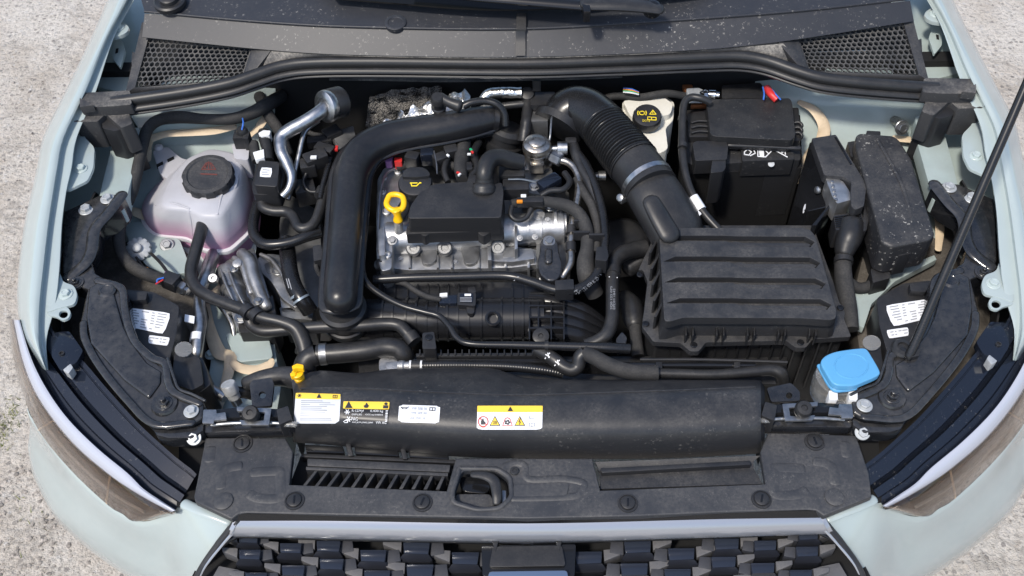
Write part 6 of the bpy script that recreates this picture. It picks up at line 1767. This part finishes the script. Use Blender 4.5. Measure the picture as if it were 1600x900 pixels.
crumple('perforated_sheet', [[(578, 150, .02), (605, 142, .03), (640, 138, .035), (690, 136, .035)], [(570, 200, -.03), (605, 188, -.02), (650, 175, .0), (690, 165, .01)]], .006, M['shield'], hsd, 9)
fo = thing('foil_hose', 'foil-wrapped hose with black tee connector behind the charge pipe end', 'hose', (795, 148, .0))
tube('foil_wrap', [(752, 160, .04), (762, 148, .05), (780, 145, .052), (815, 145, .052)], [7, 8.5, 9, 9], M['foil'], fo, n=16, rip=(22, .08, 1), sub=14)
lathe('tee', (824, 148, .045), (0, -.5, 1), [(11, -8), (12, 2), (10, 6), (5, 7), (1, 7)], M['plastic'], fo, n=18)
tube('tee_pipe', [(824, 150, .04), (824, 172, .03), (822, 195, .02), (818, 222, .0)], [9, 9, 10, 10], M['plastic'], fo, n=14, rip=(5, .1, 1))
tube('side_pipe', [(785, 166, .03), (812, 163, .035), (850, 160, .035), (868, 150, .035)], 6, M['plastic'], fo, n=12)
boxw('block', (848, 168, .02), (.05, .04, .05), M['plastic'], fo, bev=.003)
wv = thing('wastegate_hose', 'black corrugated hose arching over the charge pipe end', 'hose', (720, 165, .05))
tube('hose', [(724, 166, .075), (738, 160, .08), (760, 158, .08), (778, 164, .075), (788, 178, .06), (790, 196, .04)], 6, M['pipeg'], wv, n=12)
lathe('connector', (685, 163, .07), (0, -.2, 1), [(11, -14), (12, -6), (10, -4), (10, 6), (12, 8), (11, 16), (8, 20), (2, 20)], M['plastic'], wv, n=18)
tube('connector_arm', [(688, 152, .085), (702, 160, .082), (718, 166, .078)], [8, 8, 10], M['plastic'], wv, n=12, rnd=.5)
# injector rail wiring behind the cover
iw = thing('injector_wiring', 'tangle of taped injector wiring between charge pipe and engine cover', 'wiring', (700, 265, .0))
tube('main_loom', [(725, 225, .0), (722, 245, .01), (720, 262, .014), (722, 280, .018)], [12, 12, 11, 9], M['tape'], iw, n=12)
tube('branch', [(620, 262, -.02), (640, 256, -.015), (670, 252, -.01), (700, 258, -.005), (720, 262, .0)], 7, M['tape'], iw, n=10)
tube('branch', [(735, 278, .01), (745, 262, .01), (740, 240, .005), (748, 222, .0)], 6, M['rubber'], iw, n=10)
tube('branch', [(700, 285, .01), (694, 266, .012), (700, 246, .01)], 5, M['rubber'], iw, n=10)
for x, y, m_ in ((668, 245, 'lampblack'), (688, 252, 'plastic'), (705, 240, 'plastic'), (645, 250, 'plastic'), (728, 268, 'plastic'), (742, 288, 'plastic')):
    boxw('plug', (x, y, .006), (.026, .022, .03), M[m_], iw, rot=Matrix.Rotation(random.uniform(-.5, .5), 3, 'Z'), bev=.003)
slab('red_sleeve', rpx([(616, 246), (628, 246), (628, 253), (616, 253)], 1.5), .0, -.02, M['red'], iw, bev=.002)
slab('violet_sleeve', rpx([(600, 246), (614, 243), (612, 252), (602, 253)], 1.5), -.002, -.02, M['purple'], iw, bev=.002)
tube('fuel_rail', [(684, 262, -.02), (700, 260, -.02), (730, 258, -.02), (760, 258, -.02)], 5, M['alu'], iw, n=10)
tube('clip_wire', [(678, 236, .02), (682, 256, .02), (683, 272, .02)], 1.4, M['steel'], iw, n=6)
for x, y, m_ in ((716, 270, 'red'), (718, 273, 'white'), (736, 234, 'greenw'), (738, 238, 'red'), (733, 241, 'white'), (700, 243, 'white')):
    boxw('wire_end', (x, y, .028), (.007, .004, .004), M[m_], iw, rot=Matrix.Rotation(random.uniform(-1, 1), 3, 'Z'), bev=.001)
# right end wiring of the head
rw = thing('sensor_wiring', 'taped sensor wiring and plugs at the right end of the cylinder head', 'wiring', (860, 310, -.05))
tube('loom', [(800, 318, .0), (830, 314, .004), (860, 316, .004), (888, 322, .002), (906, 336, -.004), (916, 358, -.014), (918, 384, -.024), (915, 410, -.035), (918, 435, -.05), (930, 460, -.08)], [7, 8, 9, 10, 10, 11, 11, 14, 15, 14], M['tape'], rw, n=12)
tube('branch', [(930, 395, -.03), (934, 360, -.02), (926, 325, -.01), (912, 300, -.005), (900, 280, -.005)], 7, M['tape'], rw, n=10)
tube('branch', [(800, 322, .005), (798, 336, .0), (808, 344, -.005), (822, 340, -.005), (830, 326, .0)], 4, M['rubber'], rw, n=10)
tube('branch', [(845, 306, .005), (860, 298, .01), (880, 296, .01), (890, 284, .01), (882, 270, .008)], 5, M['rubber'], rw, n=10)
boxw('plug', (858, 288, .006), (.045, .024, .026), M['lampblack'], rw, rot=Matrix.Rotation(.65, 3, 'Z'), bev=.004)
boxw('plug', (828, 316, .01), (.05, .014, .016), M['plastic'], rw, bev=.003)
boxw('orange_lock', (812, 315, .018), (.011, .006, .005), M['orange'], rw, bev=.001)
boxw('white_lock', (818, 307, .016), (.010, .008, .005), M['white'], rw, bev=.001)
boxw('plug', (806, 296, .0), (.05, .03, .03), M['plastic'], rw, bev=.004)
boxw('plug', (800, 275, .005), (.05, .03, .03), M['plastic'], rw, bev=.004)
tube('wire_bridge', [(794, 280, .022), (815, 280, .022), (832, 283, .018), (842, 282, .016)], 1.6, M['steel'], rw, n=6)
slab('sensor_base', rpx([(815, 270), (862, 262), (868, 290), (850, 305), (815, 300)], 3), -.025, -.08, M['alud'], rw, bev=.004)
for a in ((900, 350), (900, 368), (924, 372)):
    boxw('cable_tie', (a[0]+8, a[1], -.012), (.028, .005, .022), M['plastic'], rw, bev=.001)
vp = thing('vacuum_line', 'black rubber vacuum line from the pump plug down beside the bellows', 'hose', (915, 270, -.02))
tube('line', [(896, 226, .015), (900, 240, .012), (908, 262, .006), (920, 285, .0), (932, 312, -.01), (938, 340, -.02)], [8, 9, 8, 8, 8, 7.5], M['hose'], vp, n=12)
boxw('plug', (892, 224, .016), (.022, .016, .02), M['plastic'], vp, bev=.003)
lathe('brass_end', (928, 275, -.04), (1, 0, 0), [(6, -10), (6, 6), (8, 7), (8, 18), (3, 18)], M['steel'], vp, n=14)
gb = thing('gearbox_hump', 'dark ribbed gearbox housing deep below the intake bellows', 'gearbox', (975, 370, -.3))
lathe('dome', (972, 372, -.14), (0, 0, 1), [(46, -40), (46, -10), (40, 4), (26, 12), (3, 14)], M['plastic'], gb, n=32)
